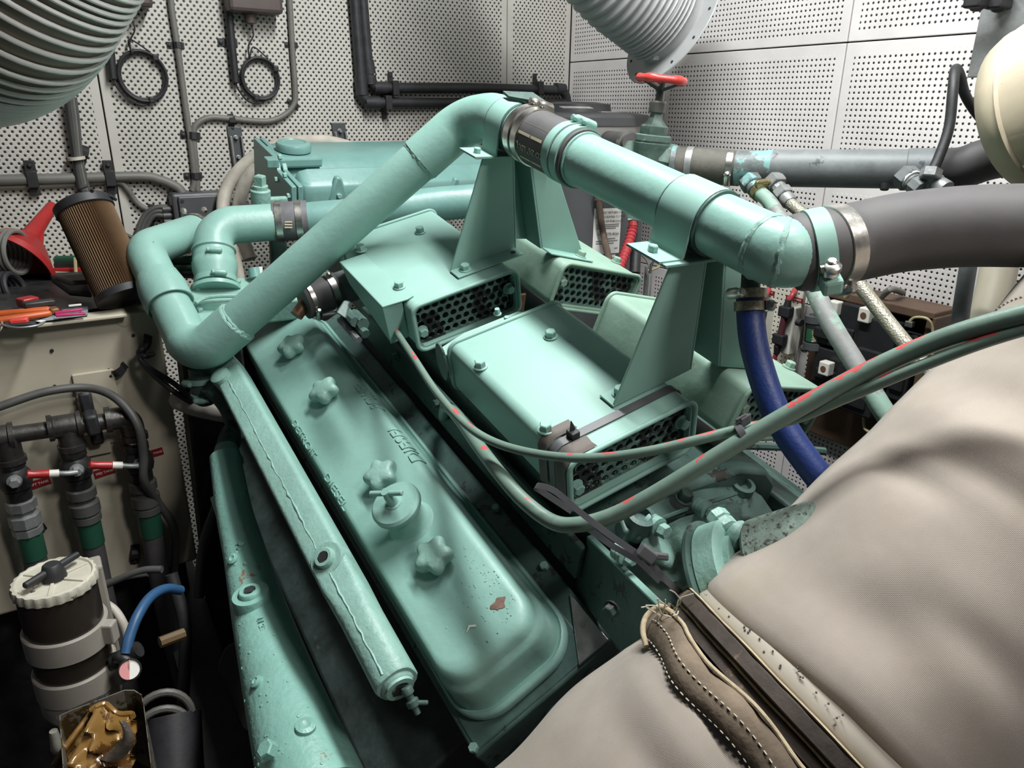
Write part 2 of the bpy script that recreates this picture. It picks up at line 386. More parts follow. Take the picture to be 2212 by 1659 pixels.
part('elbow_rim', MB().lathe(e0, unit(e1-e0), [(.022, -.004), (.0265, -.004), (.0265, .006), (.022, .006)], 20), IRON, man)
part('elbow_rim', MB().lathe(el[-1], dn, [(.022, -.006), (.0265, -.006), (.0265, .006), (.016, .006)], 20), IRON, man)
c = at(198, 912); part('pipe_clamp', MB().box(c+A(0, .0, 0), (.024, .05, .044)).box(c+A(-.002, .02, .036), (.024, .012, .045)).box(c+A(.004, .02, -.036), (.024, .012, .045)), BLACK, man, 38, .006)
tops = [(at(17, 972), 'leftmost'), (at(152, 950), 'middle'), (el[-1]+A(0, 0, .004), 'rightmost')]
for i, (tp, nm) in enumerate(tops):
    v = thing('ball_valve', tp-A(0, 0, .16), [
        'leftmost dark ball valve on the cream tank with grey union and green sleeve',
        'middle ball valve in shadow on the tank with red lever above the lower red label',
        'rightmost ball valve below the iron elbow with red lever over the upper red label'][i], 'valve', 'fuel valves on the tank')
    part('nipple', MB().lathe(tp, dn, [(.017, 0), (.017, .03)], 18), STEEL if i != 1 else IRON, v)
    part('valve_body', MB().lathe(tp+dn*.018, dn, [(.020, 0), (.024, .003), (.024, .016), (.021, .02), (.028, .032), (.029, .05), (.026, .062), (.020, .066), (.0225, .068), (.0225, .086), (.017, .09)], 22), DARK, v)
    st = tp+dn*.055+A(0, -.028, 0)
    part('stem_nut', MB().hexbolt(st, (0, -1, 0), .02, True, .012), GALV, v)
    if i:
        lv0 = st+A(0, -.012, 0)
        end = [None, PY(55, 1026, YV-.04), PY(190, 1005, YV-.04)][i]
        dr = unit(end-lv0); l = np.linalg.norm(end-lv0)
        hd = part('lever', MB().tube(cr([lv0, lv0+dr*l*.2+A(0, -.003, 0), lv0+dr*l*.45], 4), .0055, 10), GALV, v)
        part('white_band', MB().cyl(lv0+dr*l*.36, lv0+dr*l*.55, .0078, n=12), WHITEP, v, label='white band on the lever')
        part('lever_grip', MB().tube([lv0+dr*l*q for q in (.54, .56, .7, .85, .96, 1.0)], [.006, .0085, .0085, .0075, .0095, .004], 12), RED, v, label='red plastic lever grip')
    b0 = tp+dn*.105
    part('union', MB().lathe(b0, dn, [(.020, 0), (.027, .004), (.027, .022), (.0215, .026), (.0215, .032), (.0285, .036), (.0285, .058), (.023, .062), (.027, .064), (.027, .078), (.02, .08)], 8 if i == 0 else 20), GALV if i == 0 else GREYCD, v)
    part('green_sleeve', MB().lathe(b0+dn*.078, dn, [(.018, 0), (.0235, .002), (.0235, .056), (.02, .058)], 20), HOSEG, v, label='green sleeve')
    h0 = b0+dn*.134; pts = cr([h0+A(0, 0, .02), h0+dn*.2, h0+dn*.42+A(.01, .01, 0)], 6)
    solo('fuel_hose', MB().tube(pts, .0215, 16), BLACKH, ['dark rubber hose below the leftmost tank valve', 'dark rubber hose below the middle tank valve', 'dark rubber hose below the rightmost tank valve'][i], 'hose', 'fuel hoses below the tank valves')
for px, py, s, dim in ((85, 1043, 'AFT TANK', 0), (226, 1019, 'MID TANK', 0), (331, 979, 'FWD TANK', 0)):
    q = PY(px, py, YT)-A(0, .0015, 0); X = unit(PY(px+40, py-12, YT)-PY(px, py, YT)); Z = unit(np.cross(X, A(0, 1, 0)))
    if Z[2] < 0: Z = -Z
    t = thing('label_tape', q, {'A': 'red embossed tape reading AFT TANK by the middle lever', 'M': 'red embossed tape reading MID TANK under the right lever', 'F': 'red embossed tape reading FWD TANK right of the rightmost valve'}[s[0]], 'label')
    part('tape', MB().box(q, (.040, .0015, .017), X, (0, 1, 0), Z), REDL, t, 0)
    text('lettering', s, .0072, .0003, PAPER, q-A(0, .0012, 0), X, Z, t)
pts = cr([PY(-80, 905, YT-.03), PY(0, 878, YT-.03), PY(100, 846, YT-.025), PY(190, 838, YT-.025), PY(250, 860, YT-.06), PY(296, 915, YT-.10), PY(310, 985, YT-.10), PY(312, 1040, YT-.10), PY(345, 1090, YT-.06), PY(378, 1150, YT-.06), PY(375, 1260, YT-.06)], 6)
solo('cable', MB().tube(pts, .0085, 12), GREYCD, 'grey cable arching over the fuel valves on the tank face', 'cable')

# ================================================================ things on the back wall
YW = YB
def wl(px, py, off=.012): return PY(px, py, YW-off)
def wclip(px, py, ang, s=1.0, lab='', grp='black cable clips on the back wall'):
    return pclip(px, py, YW, ang, lab, s, grp)
c1 = solo('conduit_cable', MB().tube(cr([wl(366, -40), wl(371, 20), wl(384, 105), wl(400, 225), wl(411, 300), wl(420, 385), wl(415, 412)], 5), .0085, 12), GREYC, 'grey cable running straight down the back wall to the junction box', 'cable')
c2 = solo('conduit_cable', MB().tube(cr([wl(624, -40), wl(627, 20), wl(632, 110), wl(638, 200), wl(634, 228), wl(612, 250), wl(575, 262), wl(505, 257), wl(455, 254), wl(425, 268), wl(418, 295), wl(424, 360), wl(427, 412)], 6), .0085, 12), GREYC, 'grey cable with an S bend across the back wall above the engine', 'cable')
for px, py, a, s_, lb in ((384, 105, 0, 1.25, 'black clip high on the straight grey cable'), (632, 103, 0, 1.1, 'black clip high on the S bent grey cable'), (632, 231, -.6, 1.1, 'black clip at the corner of the S bent cable'), (505, 260, 1.57, 1.3, 'black clip on the level run of the S bent cable'), (416, 300, -.1, 1.5, 'black clip where the two grey cables meet'), (422, 386, 0, 1.4, 'black clip just above the junction box')):
    wclip(px, py, a, s_, lb)
solo('heavy_cable', MB().tube(cr([wl(-60, 390, .02), wl(60, 387, .02), wl(150, 385, .02), wl(300, 381, .02), wl(345, 388, .02), wl(385, 406, .025), wl(400, 430, .03)], 6), .0135, 14), GREYC, 'thick grey cable running level along the back wall at left', 'cable')
solo('thin_cable', MB().tube(cr([wl(-60, 405), wl(60, 402), wl(150, 398), wl(250, 393), wl(275, 408), wl(298, 440), wl(330, 455), wl(372, 452)], 6), .0075, 10), GREYC, 'thin grey cable under the thick one curling into the junction box', 'cable')
for px, py, lb in ((70, 388, 'wide black clip at left on the thick level cable'), (238, 386, 'wide black clip at right on the thick level cable')):
    c = wl(px, py, .02); mb = MB().box(c+A(0, -.004, .002), (.026, .026, .042)).box(c+A(0, .006, .034), (.026, .008, .03)).box(c+A(0, .006, -.032), (.026, .008, .02))
    mb.lathe(c+A(0, 0, .036), (0, -1, 0), [(.006, 0), (.006, .004), (.002, .005)], 8); solo('cable_clip', mb, BLACK, lb, 'clip', 'black cable clips on the back wall', bevel=.004)
jb = thing('junction_box', wl(440, 470), 'dark grey plastic junction box on the back wall behind the green elbows', 'box')
ja = wl(362, 415); jbp = wl(478, 412); jw = jbp[0]-ja[0]; jc = A((ja[0]+jbp[0])/2, YW-.035, ja[2]-.075)
part('body', MB().box(jc, (jw, .07, .15)), GREYPL, jb, 0, .008); part('lid', MB().box(jc+A(.005, -.041, 0), (jw-.02, .012, .135)), GREYPL, jb, 0, .004)
for sx in (-1, 1): part('screw', MB().lathe(jc+A(sx*(jw/2-.02)+.005, -.047, .055), (0, -1, 0), [(.005, 0), (.005, .002)], 8), DARK, jb)
part('gland', MB().cyl(jc+A(jw/2, 0, .02), jc+A(jw/2+.07, 0, .018), .02, n=14), GREYPL, jb)
for k in range(4): part('gland', MB().cyl(jc+A(-jw/2-.025, -.005, .03-.018*k), jc+A(-jw/2, -.005, .03-.018*k), .010, n=10), GREYPL, jb)
for k in range(3):
    y0 = 447+10*k
    solo('thin_cable', MB().tube(cr([wl(362, y0, .04), wl(335, y0+2-2*k, .035), wl(312+4*k, 466+9*k, .03), wl(298+7*k, 500+5*k, .03), wl(293+8*k, 560, .03)], 6), .0075, 10), GREYCD, ['outer grey cable curling down left of the junction box', 'middle grey cable curling down left of the junction box', 'inner grey cable curling down left of the junction box'][k], 'cable', 'cables curling from the junction box')
wclip(336, 462, 1.3, 1.8, 'large black clip holding the cables left of the junction box')
solo('thin_cable', MB().tube(cr([wl(225, 470), wl(252, 492), wl(275, 508), wl(300, 518)], 5), .005, 8), GREYCD, 'thin grey wire sloping down right of the filter cartridge', 'cable')
# bundled loom hanging behind the filter cartridge
for k, (dx, r_) in enumerate(((0, .009), (7, .006), (-7, .007), (12, .005))):
    solo('loom_cable', MB().tube(cr([wl(150+dx, 210, .03), wl(157+dx, 265, .03), wl(166+dx*.8, 340, .03), wl(176+dx, 395, .03), wl(186+dx, 440, .03), wl(190+dx, 520, .03)], 5), r_, 8), [GREYCD, GREYC, BLACK, GREYCD][k], ['thickest dark cable of the hanging loom under the ribbed duct', 'grey cable of the hanging loom under the ribbed duct', 'black cable at left of the hanging loom', 'thin cable at right of the hanging loom'][k], 'cable', 'cables of the hanging loom')
solo('cable_tie', MB().lathe(wl(165, 342, .03), (0.1, 0, -1), [(.020, -.004), (.022, -.004), (.022, .004), (.020, .004)], 14), WHITEH, 'pale tie around the hanging cable loom', 'tie')
wclip(190, 333, 1.2, 1.4, 'black clip right of the hanging cable loom')
# heat detectors with coiled capillaries
for k, (bx, bw, stem, coil, rad, sl) in enumerate((((283, -18), .09, (282, 28), (308, 165), .062, 1), ((546, -2), .15, (541, 42), (562, 170), .055, 0))):
    t = thing('thermostat', wl(*bx), ['brown thermostat box at top left with its capillary coiled below', 'brown thermostat box beside the black pipe with its capillary coiled below'][k], 'thermostat', 'thermostats on the back wall')
    b0 = wl(bx[0], bx[1], .04); part('housing', MB().box(b0, (bw, .075, .075)), BROWN, t, 0, .010)
    s0 = wl(stem[0], stem[1], .035); part('neck', MB().lathe(s0+A(0, 0, .045), (0, 0, -1), [(.024, 0), (.026, .01), (.026, .025), (.018, .03), (.016, .055), (.006, .058)], 18), BROWN, t)
    if k: part('indicator_lamp', MB().ball(b0+A(.05, -.036, .015), .009), COPPER, t)
    cc = wl(*coil); pts = [s0+A(0, 0, -.01), s0+A(.004, 0, -.04), s0+A(-.012, .005, -.07), s0+A(-.01, .01, -.10), cc+A(-.012 if k else -.02, -.006, rad+.03), cc+A(.028, -.006, rad)]
    part('capillary', MB().tube(cr(pts, 6), .0022, 8), BLACK, t)
    mb = MB(); 
    for j, (dr, dy) in enumerate(((0, 0), (.004, .004), (-.004, .003), (.002, -.004))):
        mb.tube([cc+A((rad+dr)*math.cos(q)*.95, dy-.004, (rad+dr)*math.sin(q)) for q in np.linspace(0, 2*math.pi, 41)[:-1]], .0032, 8, close=True)
    part('coil', mb, BLACK, t)
    for an in ((.9, -1.35) if k == 0 else (.55, -1.9)):
        q = cc+A(rad*math.cos(an), -.006, rad*math.sin(an)); part('coil_clip', MB().box(q, (.016, .016, .018)), BLACK, t, 0, .004)
    rod0, rod1 = ((wl(233, 60, .02), wl(244, 170, .02)) if k == 0 else (wl(488, -40, .02), wl(509, 178, .02)))
    part('sensing_bulb', MB().tube([rod0, rod1, rod1+(rod1-rod0)*.01], [.011, .011, .007], 12), BLACK, t)
    lead = [rod1, rod1+A(.006, 0, -.02), rod1+A(.03, .005, -.05), cc+A(-.01, 0, -rad-.012), cc+A(.02, 0, -rad+.002)]
    part('capillary', MB().tube(cr(lead, 6), .0028, 8), BLACK, t)
wclip(497, 100, 0, 1.5, 'black clip on the black rod beside the right thermostat')
# strut brackets
for k, (x0, y0, x1, y1, wd) in enumerate(((505, 273, 520, 380, .042), (730, 265, 742, 345, .046))):
    a, b = wl(x0, y0, .004), wl(x1, y1, .004); t = thing('wall_bracket', b, ['grey slotted wall bracket left of the white hoses', 'grey slotted wall bracket above the green tank'][k], 'bracket', 'grey slotted wall brackets')
    part('plate', MB().box((a+b)/2, (wd, .008, np.linalg.norm(a-b)), (1, 0, 0), (0, 1, 0), unit(a-b)), GREYPL, t, 0, .003)
    for sx in (-1, 1): part('rib', MB().box((a+b)/2+A(sx*wd*.36, -.010, -.012), (.006, .016, np.linalg.norm(a-b)-.03), (1, 0, 0), (0, 1, 0), unit(a-b)), GALV, t, 0, .002)
    for q in (.22, .62): part('screw', MB().hexbolt(a+(b-a)*q+A(0, -.005, 0), (0, -1, 0), .011), GALV, t)
# black lagged pipes
zz = .03
pA = bend([wl(778, -60, zz), wl(799, 190, zz), wl(1010, 190, zz), wl(1223, 195, zz), wl(1226, 260, zz)], .035, 8)
pB = bend([wl(762, -60, zz), wl(784, 222, zz), wl(1000, 222, zz), wl(1230, 224, zz)], .035, 8)
for k, (pp, nm, lb) in enumerate(((pA, 'black_pipe', 'black lagged pipe, the upper one along the back wall'), (pB, 'black_pipe', 'black lagged pipe, the lower one along the back wall'))):
    t = thing(nm, pp[0], lb, 'pipe', 'black lagged pipes on the back wall')
    part('pipe', MB().tube(pp, .0165, 16), BLACKP, t)
    for (a, b) in ((((794, 130), (799, 160)), ((799, 162), (801, 182)), ((806, 190), (835, 190)), ((1200, 191), (1219, 193))), (((779, 165), (783, 205)), ((788, 222), (820, 222))))[k]:
        part('coupling', MB().cyl(wl(*a, zz), wl(*b, zz), .0195, n=16), BLACKP, t)
    for px in ((850, 1162), (835, 1150))[k]:
        c = wl(px, 190 if k == 0 else 222, zz); part('pipe_clip', MB().box(c, (.022, .046, .044)).box(c+A(0, .022, .034), (.016, .006, .03)).box(c+A(0, .022, -.034), (.016, .006, .03)).lathe(c+A(0, .02, .038), (0, -1, 0), [(.005, 0), (.005, .003)], 8), BLACK, t, 38, .004)
# ================================================================ water heater in the corner
hc = P(1258, 300, 2.32); hr = .195; ztop = P(1258, 243, 2.32)[2]
wh = thing('water_heater', A(hc[0], hc[1], ztop-.85), 'charcoal cylindrical water heater standing in the corner behind the engine', 'heater')
o = A(hc[0], hc[1], 0)
part('jacket', MB().lathe(o+A(0, 0, ztop-.85), (0, 0, 1), [(hr, 0), (hr, .77)], 48), HEATER, wh)
part('rim_band', MB().lathe(o+A(0, 0, ztop-.085), (0, 0, 1), [(hr, 0), (hr+.004, .002), (hr+.004, .05), (hr, .052)], 48), HEATERL, wh, label='pale band under the lid')
part('lid', MB().lathe(o+A(0, 0, ztop-.035), (0, 0, 1), [(hr+.008, 0), (hr+.009, .022), (hr+.002, .030), (hr*.8, .036), (hr*.3, .04), (.001, .04)], 48), HEATER, wh)
part('lid_cover', MB().lathe(o+A(-.03, -.0, ztop), (0, 0, 1), [(.11, 0), (.105, .024), (.06, .03), (.001, .031)], 32), HEATER, wh)
part('lid_sticker', MB().box(o+A(.02, -.10, ztop+.003), (.10, .05, .002)), PAPER, wh, 0)
def hpt(px, py, extra=0):                            # point on the heater's curved side
    r = ray(px, py); ox, oy = CAM[0]-o[0], CAM[1]-o[1]; a = r[0]**2+r[1]**2; b = ox*r[0]+oy*r[1]; c = ox*ox+oy*oy-(hr+extra)**2
    t = (-b-math.sqrt(max(b*b-a*c, 0)))/a; return CAM+r*t
lc = hpt(1311, 505); th0 = math.atan2(lc[1]-o[1], lc[0]-o[0])
la, lb_ = hpt(1281, 505), hpt(1339, 505); ta, tb = [math.atan2(q[1]-o[1], q[0]-o[0]) for q in (la, lb_)]
zt_, zb_ = hpt(1311, 450)[2], hpt(1311, 548)[2]
def hsurf(s, z, e): a = ta+(tb-ta)*s; return o+A((hr+e)*math.cos(a), (hr+e)*math.sin(a), z)
lab = thing('warning_label', lc, 'white warning label with black print on the water heater', 'label')
part('sheet', MB().sheet([[hsurf(s, z, .001) for s in np.linspace(0, 1, 9)] for z in np.linspace(zb_, zt_, 3)]), PAPER, lab, 60)
part('sheet', MB().sheet([[hsurf(s, z, .001) for s in np.linspace(.45, .85, 5)] for z in (zb_-.07, zb_-.004)]), PAPER, lab, 60)
lw = hr*abs(tb-ta); tz = A(0, 0, 1)
def hline(s, z, body, size, m_, ext=.0002):
    a = ta+(tb-ta)*s; n = A(math.cos(a), math.sin(a), 0); X = A(-math.sin(a), math.cos(a), 0)
    if X @ RGT < 0: X = -X
    text('lettering', body, size, ext, m_, o+n*(hr+.0042)+A(0, 0, z), X, tz, lab)
H = zt_-zb_
for k, s_ in enumerate(('DO NOT RETURN THIS', 'WATER HEATER TO THE', 'PLACE OF PURCHASE')): hline(.55, zt_-H*(.09+.095*k), s_, lw*.098, INK)
hline(.5, zt_-H*.56, '1-866-279-4566', lw*.125, INK)
mb = MB()
for k, (q, x0, x1) in enumerate(((.37, .1, .92), (.41, .1, .92), (.45, .1, .8), (.68, .3, .8), (.73, .1, .9), (.78, .1, .75), (.9, .78, .92))):
    z = zt_-H*q; part('print_line', MB().sheet([[hsurf(s, zz_, .0016) for s in np.linspace(x0, x1, 5)] for zz_ in (z, z+.0035)]), INKG, lab, 60)
for k in range(6):
    z = zb_-.015-.008*k; part('print_line', MB().sheet([[hsurf(s, zz_, .0016) for s in np.linspace(.48, .8, 3)] for zz_ in (z, z+.003)]), INKG, lab, 60)
solo('brown_cable', MB().tube(cr([hpt(1293, 410, .03), hpt(1294, 440, .03), hpt(1298, 475, .03), hpt(1306, 520, .04), P(1318, 575, 2.0), P(1325, 640, 1.98)], 6), .010, 12), WIREB, 'brown cable hanging in front of the white warning label', 'cable')
solo('cable_gland', MB().cyl(hpt(1294, 415, .025), hpt(1294, 432, .025), .016, n=14), WIREB, 'brown gland at the top of the hanging brown cable', 'fitting')
# hot water outlet of the heater with hose, red corrugated hose
rh = thing('red_hose', P(1350, 560, 2.02), 'red corrugated hose with a chromed fitting beside the white warning label', 'hose')
cp = cr([P(1367, 478, 2.05), P(1367, 492, 2.05), P(1360, 520, 2.04), P(1350, 548, 2.02), P(1340, 575, 2.0), P(1330, 602, 1.98)], 22)
rad = [.0115+.0035*(0.5+.5*math.cos(i*2*math.pi/6)) if i > 18 else .0115 for i in range(len(cp))]
part('corrugated_hose', MB().tube(cp, rad, 14), REDH, rh)
part('fitting', MB().lathe(P(1367, 452, 2.05), P(1367, 490, 2.05)-P(1367, 452, 2.05), [(.011, 0), (.019, .002), (.019, .018), (.014, .02), (.014, .03), (.010, .031)], 8), STEEL, rh)
part('collar', MB().lathe(P(1367, 471, 2.05), P(1367, 490, 2.05)-P(1367, 471, 2.05), [(.012, 0), (.015, .001), (.015, .007), (.012, .008)], 14), PAPER, rh)
_q = P(1373, 560, 2.1); solo('dark_pipe', MB().tube([_q*A(1, 1, 0)+A(0, 0, P(1378, 470, 2.12)[2]), _q, _q*A(1, 1, 0)], .0125, 12), GREYPL, 'dark grey upright pipe behind the red corrugated hose', 'pipe')
solo('black_coupling', MB().tube([P(1374, 530, 2.07), P(1371, 590, 2.06)], .015, 12), BLACK, 'black sleeve on the dark upright pipe', 'coupling')
_t = thing('heater_hose', P(1340, 306, 2.0), 'short black hose from the heater towards the gate valve', 'hose'); part('hose', MB().cyl(P(1315, 303, 2.12), P(1366, 310, 1.9), .026, n=18), BLACKH, _t); part('hose_clamp', MB().cyl(P(1354, 308, 1.95), P(1360, 309, 1.92), .029, n=18), STEEL, _t)
solo('heater_stand', MB().box(A(hc[0], hc[1], (ztop-.85)/2), (.34, .34, ztop-.85)), DARK, 'dark stand under the water heater', 'stand', bevel=.01)
_q = P(1402, 575, 2.2); solo('grey_pipe', MB().tube([_q, _q*A(1, 1, 0)], .012, 10), GALV, 'short grey pipe by the right wall behind the air boxes', 'pipe')
solo('black_lead', MB().tube(cr([P(1376, 540, 2.1), P(1388, 528, 2.1), P(1400, 524, 2.1), P(1412, 527, 2.1)], 5), .003, 8), BLACK, 'thin black lead by the dark upright pipe', 'cable')
solo('black_lead', MB().tube(cr([P(1404, 590, 2.0), P(1408, 570, 2.0), P(1422, 555, 2.0), P(1440, 552, 2.0)], 5), .0035, 8), BLACK, 'black lead curling under the front pipe clamp', 'cable')
solo('yellow_lead', MB().tube(cr([P(1400, 585, 2.02), P(1420, 578, 2.02), P(1432, 566, 2.02), P(1430, 556, 2.02)], 5), .0035, 8), YELLOW, 'yellow lead curling under the front pipe clamp', 'cable')
solo('grey_lead', MB().tube(cr([P(1376, 545, 2.16), P(1392, 556, 2.16), P(1402, 575, 2.16), P(1403, 600, 2.16), P(1400, 640, 2.16)], 5), .003, 8), GREYC, 'thin grey lead along the right wall behind the engine', 'cable')

# ================================================================ gate valve, raw-water pipe and fittings
gd = 1.52
def g(px, py, d=gd): return P(px, py, d)
up = unit(g(1424, 190)-g(1402, 330)); _v = unit(ray(1425, 185)); up = unit(up-_v*(up @ _v)*.92)
gv = thing('gate_valve', g(1403, 350), 'green bronze gate valve with a red handwheel on top', 'valve')
b0 = g(1403, 345)
VALV = mat('bronze_green_valve', (.115, .18, .152), .55, var=.3, scale=20, bump=.3, spots=(.30, .30, .24), spot_amt=.60, spot_scale=30)
part('body', MB().lathe(b0-up*.03, up, [(.026, 0), (.030, .015), (.0305, .035), (.035, .052), (.0365, .062), (.035, .063), (.035, .066), (.0365, .067), (.0365, .077), (.033, .079)], 24), VALV, gv)
part('bonnet', MB().lathe(b0+up*.048, up, [(.028, 0), (.029, .002), (.029, .017), (.022, .021), (.015, .030), (.0125, .040), (.0125, .044)], 6), VALV, gv, 25)
part('packing_nut', MB().lathe(b0+up*.090, up, [(.015, 0), (.0175, .002), (.0175, .020), (.015, .023)], 6), GREYCD, gv, 25)
part('stem', MB().lathe(b0+up*.112, up, [(.0075, 0), (.0075, .022), (.010, .028)], 14), DARK, gv)
hwc = b0+up*.153; X, Y, Z = frame(up)
part('handwheel', MB().tube([hwc+(X*math.cos(q)+Y*math.sin(q))*(.0425+.002*math.cos(5*q)) for q in np.linspace(0, 2*math.pi, 41)[:-1]], [.0072+.0016*(math.cos(5*q) > .55) for q in np.linspace(0, 2*math.pi, 41)[:-1]], 12, close=True), REDP, gv, label='red painted handwheel')
for k in range(5):
    a = 2*math.pi*k/5+.6; part('spoke', MB().tube([hwc-up*.018, hwc-up*.003+(X*math.cos(a)+Y*math.sin(a))*.037], [.006, .0045], 8), DARK, gv)
part('side_port', MB().lathe(g(1375, 335), g(1355, 350, gd+.05)-g(1375, 335), [(.034, 0), (.034, .012), (.03, .014), (.02, .04)], 6), VALV, gv, 25)
part('outlet', MB().lathe(g(1418, 345), g(1470, 355)-g(1418, 345), [(.030, 0), (.036, .02), (.036, .034), (.030, .036), (.030, .07)], 8), VALV, gv, 25)
part('valve_neck', MB().tube([b0-up*.03, b0-up*.12], [.027, .03], 18), VALV, gv)
def clamp(a, ax, r, wd, par, screw_dir, m_=STEEL, sm=None, scl=1.0):
    """worm-drive hose clamp: band, screw housing and screw"""
    ax = unit(ax); s = unit(np.asarray(screw_dir)-ax*(np.asarray(screw_dir) @ ax)); t = np.cross(ax, s)
    b = part('clamp_band', MB().lathe(a-ax*wd/2, ax, [(r-.001, 0), (r+.0018, .0006), (r+.0018, wd-.0006), (r-.001, wd)], 36), m_, par, 50)
    c = a+s*(r+.0055*scl); part('screw_housing', MB().tube([c-t*.014*scl, c-t*.009*scl, c+t*.008*scl, c+t*.012*scl], [.0045*scl, .0068*scl, .0068*scl, .0035*scl], 10).box(a+s*(r+.002), (.022*scl, wd*.95, .004), t, ax, s), sm or m_, b)
    part('clamp_screw', MB().lathe(c-t*.012*scl, -t, [(.0035*scl, 0), (.0048*scl, .001), (.0048*scl, .006*scl), (.0035*scl, .007*scl)], 8), sm or m_, b)
    return b
ca, cb = g(1462, 357, 1.5), g(1600, 364, 1.46)
cp_ = thing('coupling_hose', ca, 'short worn rubber hose joining the gate valve to the grey pipe', 'hose')
part('sleeve', MB().tube([ca, ca+(cb-ca)*.3, ca+(cb-ca)*.6, cb], [.036, .035, .034, .034], 24), mat('worn_brown_rubber', (.10, .095, .08), .7, var=.25, scale=30, bump=.2), cp_)
clamp(ca+(cb-ca)*.20, cb-ca, .0355, .014, cp_, A(0, 0, -1), GALV); clamp(ca+(cb-ca)*.83, cb-ca, .0345, .013, cp_, A(-.2, -1, -.5), STEEL)
part('end_ring', MB().lathe(ca-unit(cb-ca)*.012, cb-ca, [(.03, 0), (.038, .002), (.038, .012), (.034, .014)], 24), CUPRO, cp_)
ga, gb = g(1590, 363, 1.46), g(2060, 366, 1.30)
gp = thing('raw_water_pipe', ga, 'grey painted water pipe with verdigris end running along the right wall', 'pipe')
ax = unit(gb-ga); ln = np.linalg.norm(gb-ga)
part('pipe', MB().lathe(ga+ax*.065, ax, [(.0345, 0), (.0345, ln-.065)], 32), GREYP, gp)
part('verdigris_end', MB().lathe(ga, ax, [(.030, 0), (.0335, .001), (.0335, .05), (.0347, .068)], 32), CUPRO, gp, label='verdigris green pipe end')
part('band', MB().lathe(ga+ax*(ln-.075), ax, [(.0345, 0), (.0362, .001), (.0362, .075), (.034, .076)], 32), GREYP, gp)
ne = thing('elbow_hose', gb, 'black rubber hose from the grey water pipe to behind the cream vessel', 'hose')
part('hose', MB().tube(cr([g(2040, 366, 1.30), g(2080, 362, 1.28), g(2130, 345, 1.26), g(2200, 330, 1.25)], 5), [.0355]*16, 24), BLACKH, ne)
def hexfit(par, name, a, d, segs, m_):
    d = unit(d); h = 0
    mb = MB()
    for r, l, n in segs:
        mb.lathe(a+d*h, d, [(r*.93, 0), (r, l*.12), (r, l*.88), (r*.93, l)], n); h += l
    return part(name, mb, m_, par, 25), a+d*h
dd = g(1680, 460, 1.34)-g(1625, 385, 1.40)
h1, e_ = hexfit(gp, 'hose_fitting', g(1617, 388, 1.425), dd, [(.021, .020, 6), (.016, .012, 16)], CUPRO)
s1 = e_
h2, e_ = hexfit(gp, 'hose_fitting', g(1668, 388, 1.41), dd, [(.021, .022, 6), (.014, .012, 12), (.018, .018, 6), (.014, .02, 14)], GALV)
s2 = e_
gh = thing('grey_hose', s1, 'grey hose with flaking green paint slanting down from the grey pipe', 'hose')
gpts = cr([s1, g(1672, 450, 1.36), g(1735, 575, 1.26), g(1790, 690, 1.2), g(1850, 790, 1.16), g(1910, 890, 1.12), g(1960, 960, 1.1)], 6)
part('hose', MB().tube(gpts, [.0135 if i < 8 else .0155 for i in range(len(gpts))], 16), mat('flaking_grey_green', (.23, .235, .23), .6, var=.2, scale=20, bump=.2, spots=(.22, .34, .28), spot_amt=.52, spot_scale=10), gh)
clamp(gpts[1], gpts[2]-gpts[0], .0145, .012, gh, A(-.3, -1, .2), mat('brass_band', (.45, .38, .2), .35, metal=1, var=.1))
bh = thing('braided_hose', s2, 'braided metal hose slanting down from the grey pipe beside the grey hose', 'hose')
bpts = cr([s2, g(1745, 475, 1.33), g(1840, 595, 1.24), g(1900, 672, 1.2), g(1975, 765, 1.14), g(2050, 850, 1.1)], 8)
BRAID = mat('braided_metal', (.36, .34, .27), .42, metal=.5, var=.15, scale=40)
nt = BRAID.node_tree; ck = nt.nodes.new('ShaderNodeTexVoronoi'); ck.inputs['Scale'].default_value = 330
tcn = nt.nodes.new('ShaderNodeTexCoord'); nt.links.new(tcn.outputs['Object'], ck.inputs['Vector']); bpn = nt.nodes.new('ShaderNodeBump'); bpn.inputs['Strength'].default_value = .5; bpn.inputs['Distance'].default_value = .002
nt.links.new(ck.outputs['Distance'], bpn.inputs['Height']); nt.links.new(bpn.outputs[0], nt.nodes['Principled BSDF'].inputs['Normal'])
part('braid', MB().tube(bpts, .0115, 14), BRAID, bh)
h3, e3 = hexfit(gp, 'hose_fitting', g(1952, 378, 1.30), g(2010, 420, 1.25)-g(1952, 372, 1.30), [(.022, .022, 6), (.0165, .008, 16), (.017, .022, 8)], GREYP)
part('thread_tape', MB().lathe(g(1968, 388, 1.285), g(2010, 420, 1.25)-g(1952, 372, 1.30), [(.0175, 0), (.0175, .004)], 16), PAPER, h3)
h4, e4 = hexfit(gp, 'hose_fitting', g(2006, 390, 1.27), g(2060, 415, 1.23)-g(2006, 384, 1.27), [(.018, .018, 6), (.0165, .022, 14)], GALV)
bl = thing('breather_hose', g(2010, 380, 1.24), 'thin black hose looping up in front of the perforated right wall', 'hose')
part('nut', MB().lathe(g(2008, 386, 1.25), g(2018, 350, 1.25)-g(2008, 386, 1.25), [(.015, 0), (.017, .002), (.017, .016), (.012, .018)], 6), GALV, bl, 25)
part('hose', MB().tube(cr([g(2013, 372, 1.25), g(2030, 335, 1.25), g(2050, 275, 1.25), g(2058, 200, 1.25), g(2062, 158, 1.26), g(2066, 149, 1.28), g(2074, 165, 1.3), g(2085, 205, 1.32), g(2110, 245, 1.34), g(2150, 290, 1.36)], 6), .0085, 14), BLACK, bl)
for px in (1912,):
    solo('black_stub', MB().tube([g(1912, 398, 1.33), g(1910, 410, 1.33)], [.010, .007], 10), BLACK, 'small black bung under the grey water pipe', 'plug')
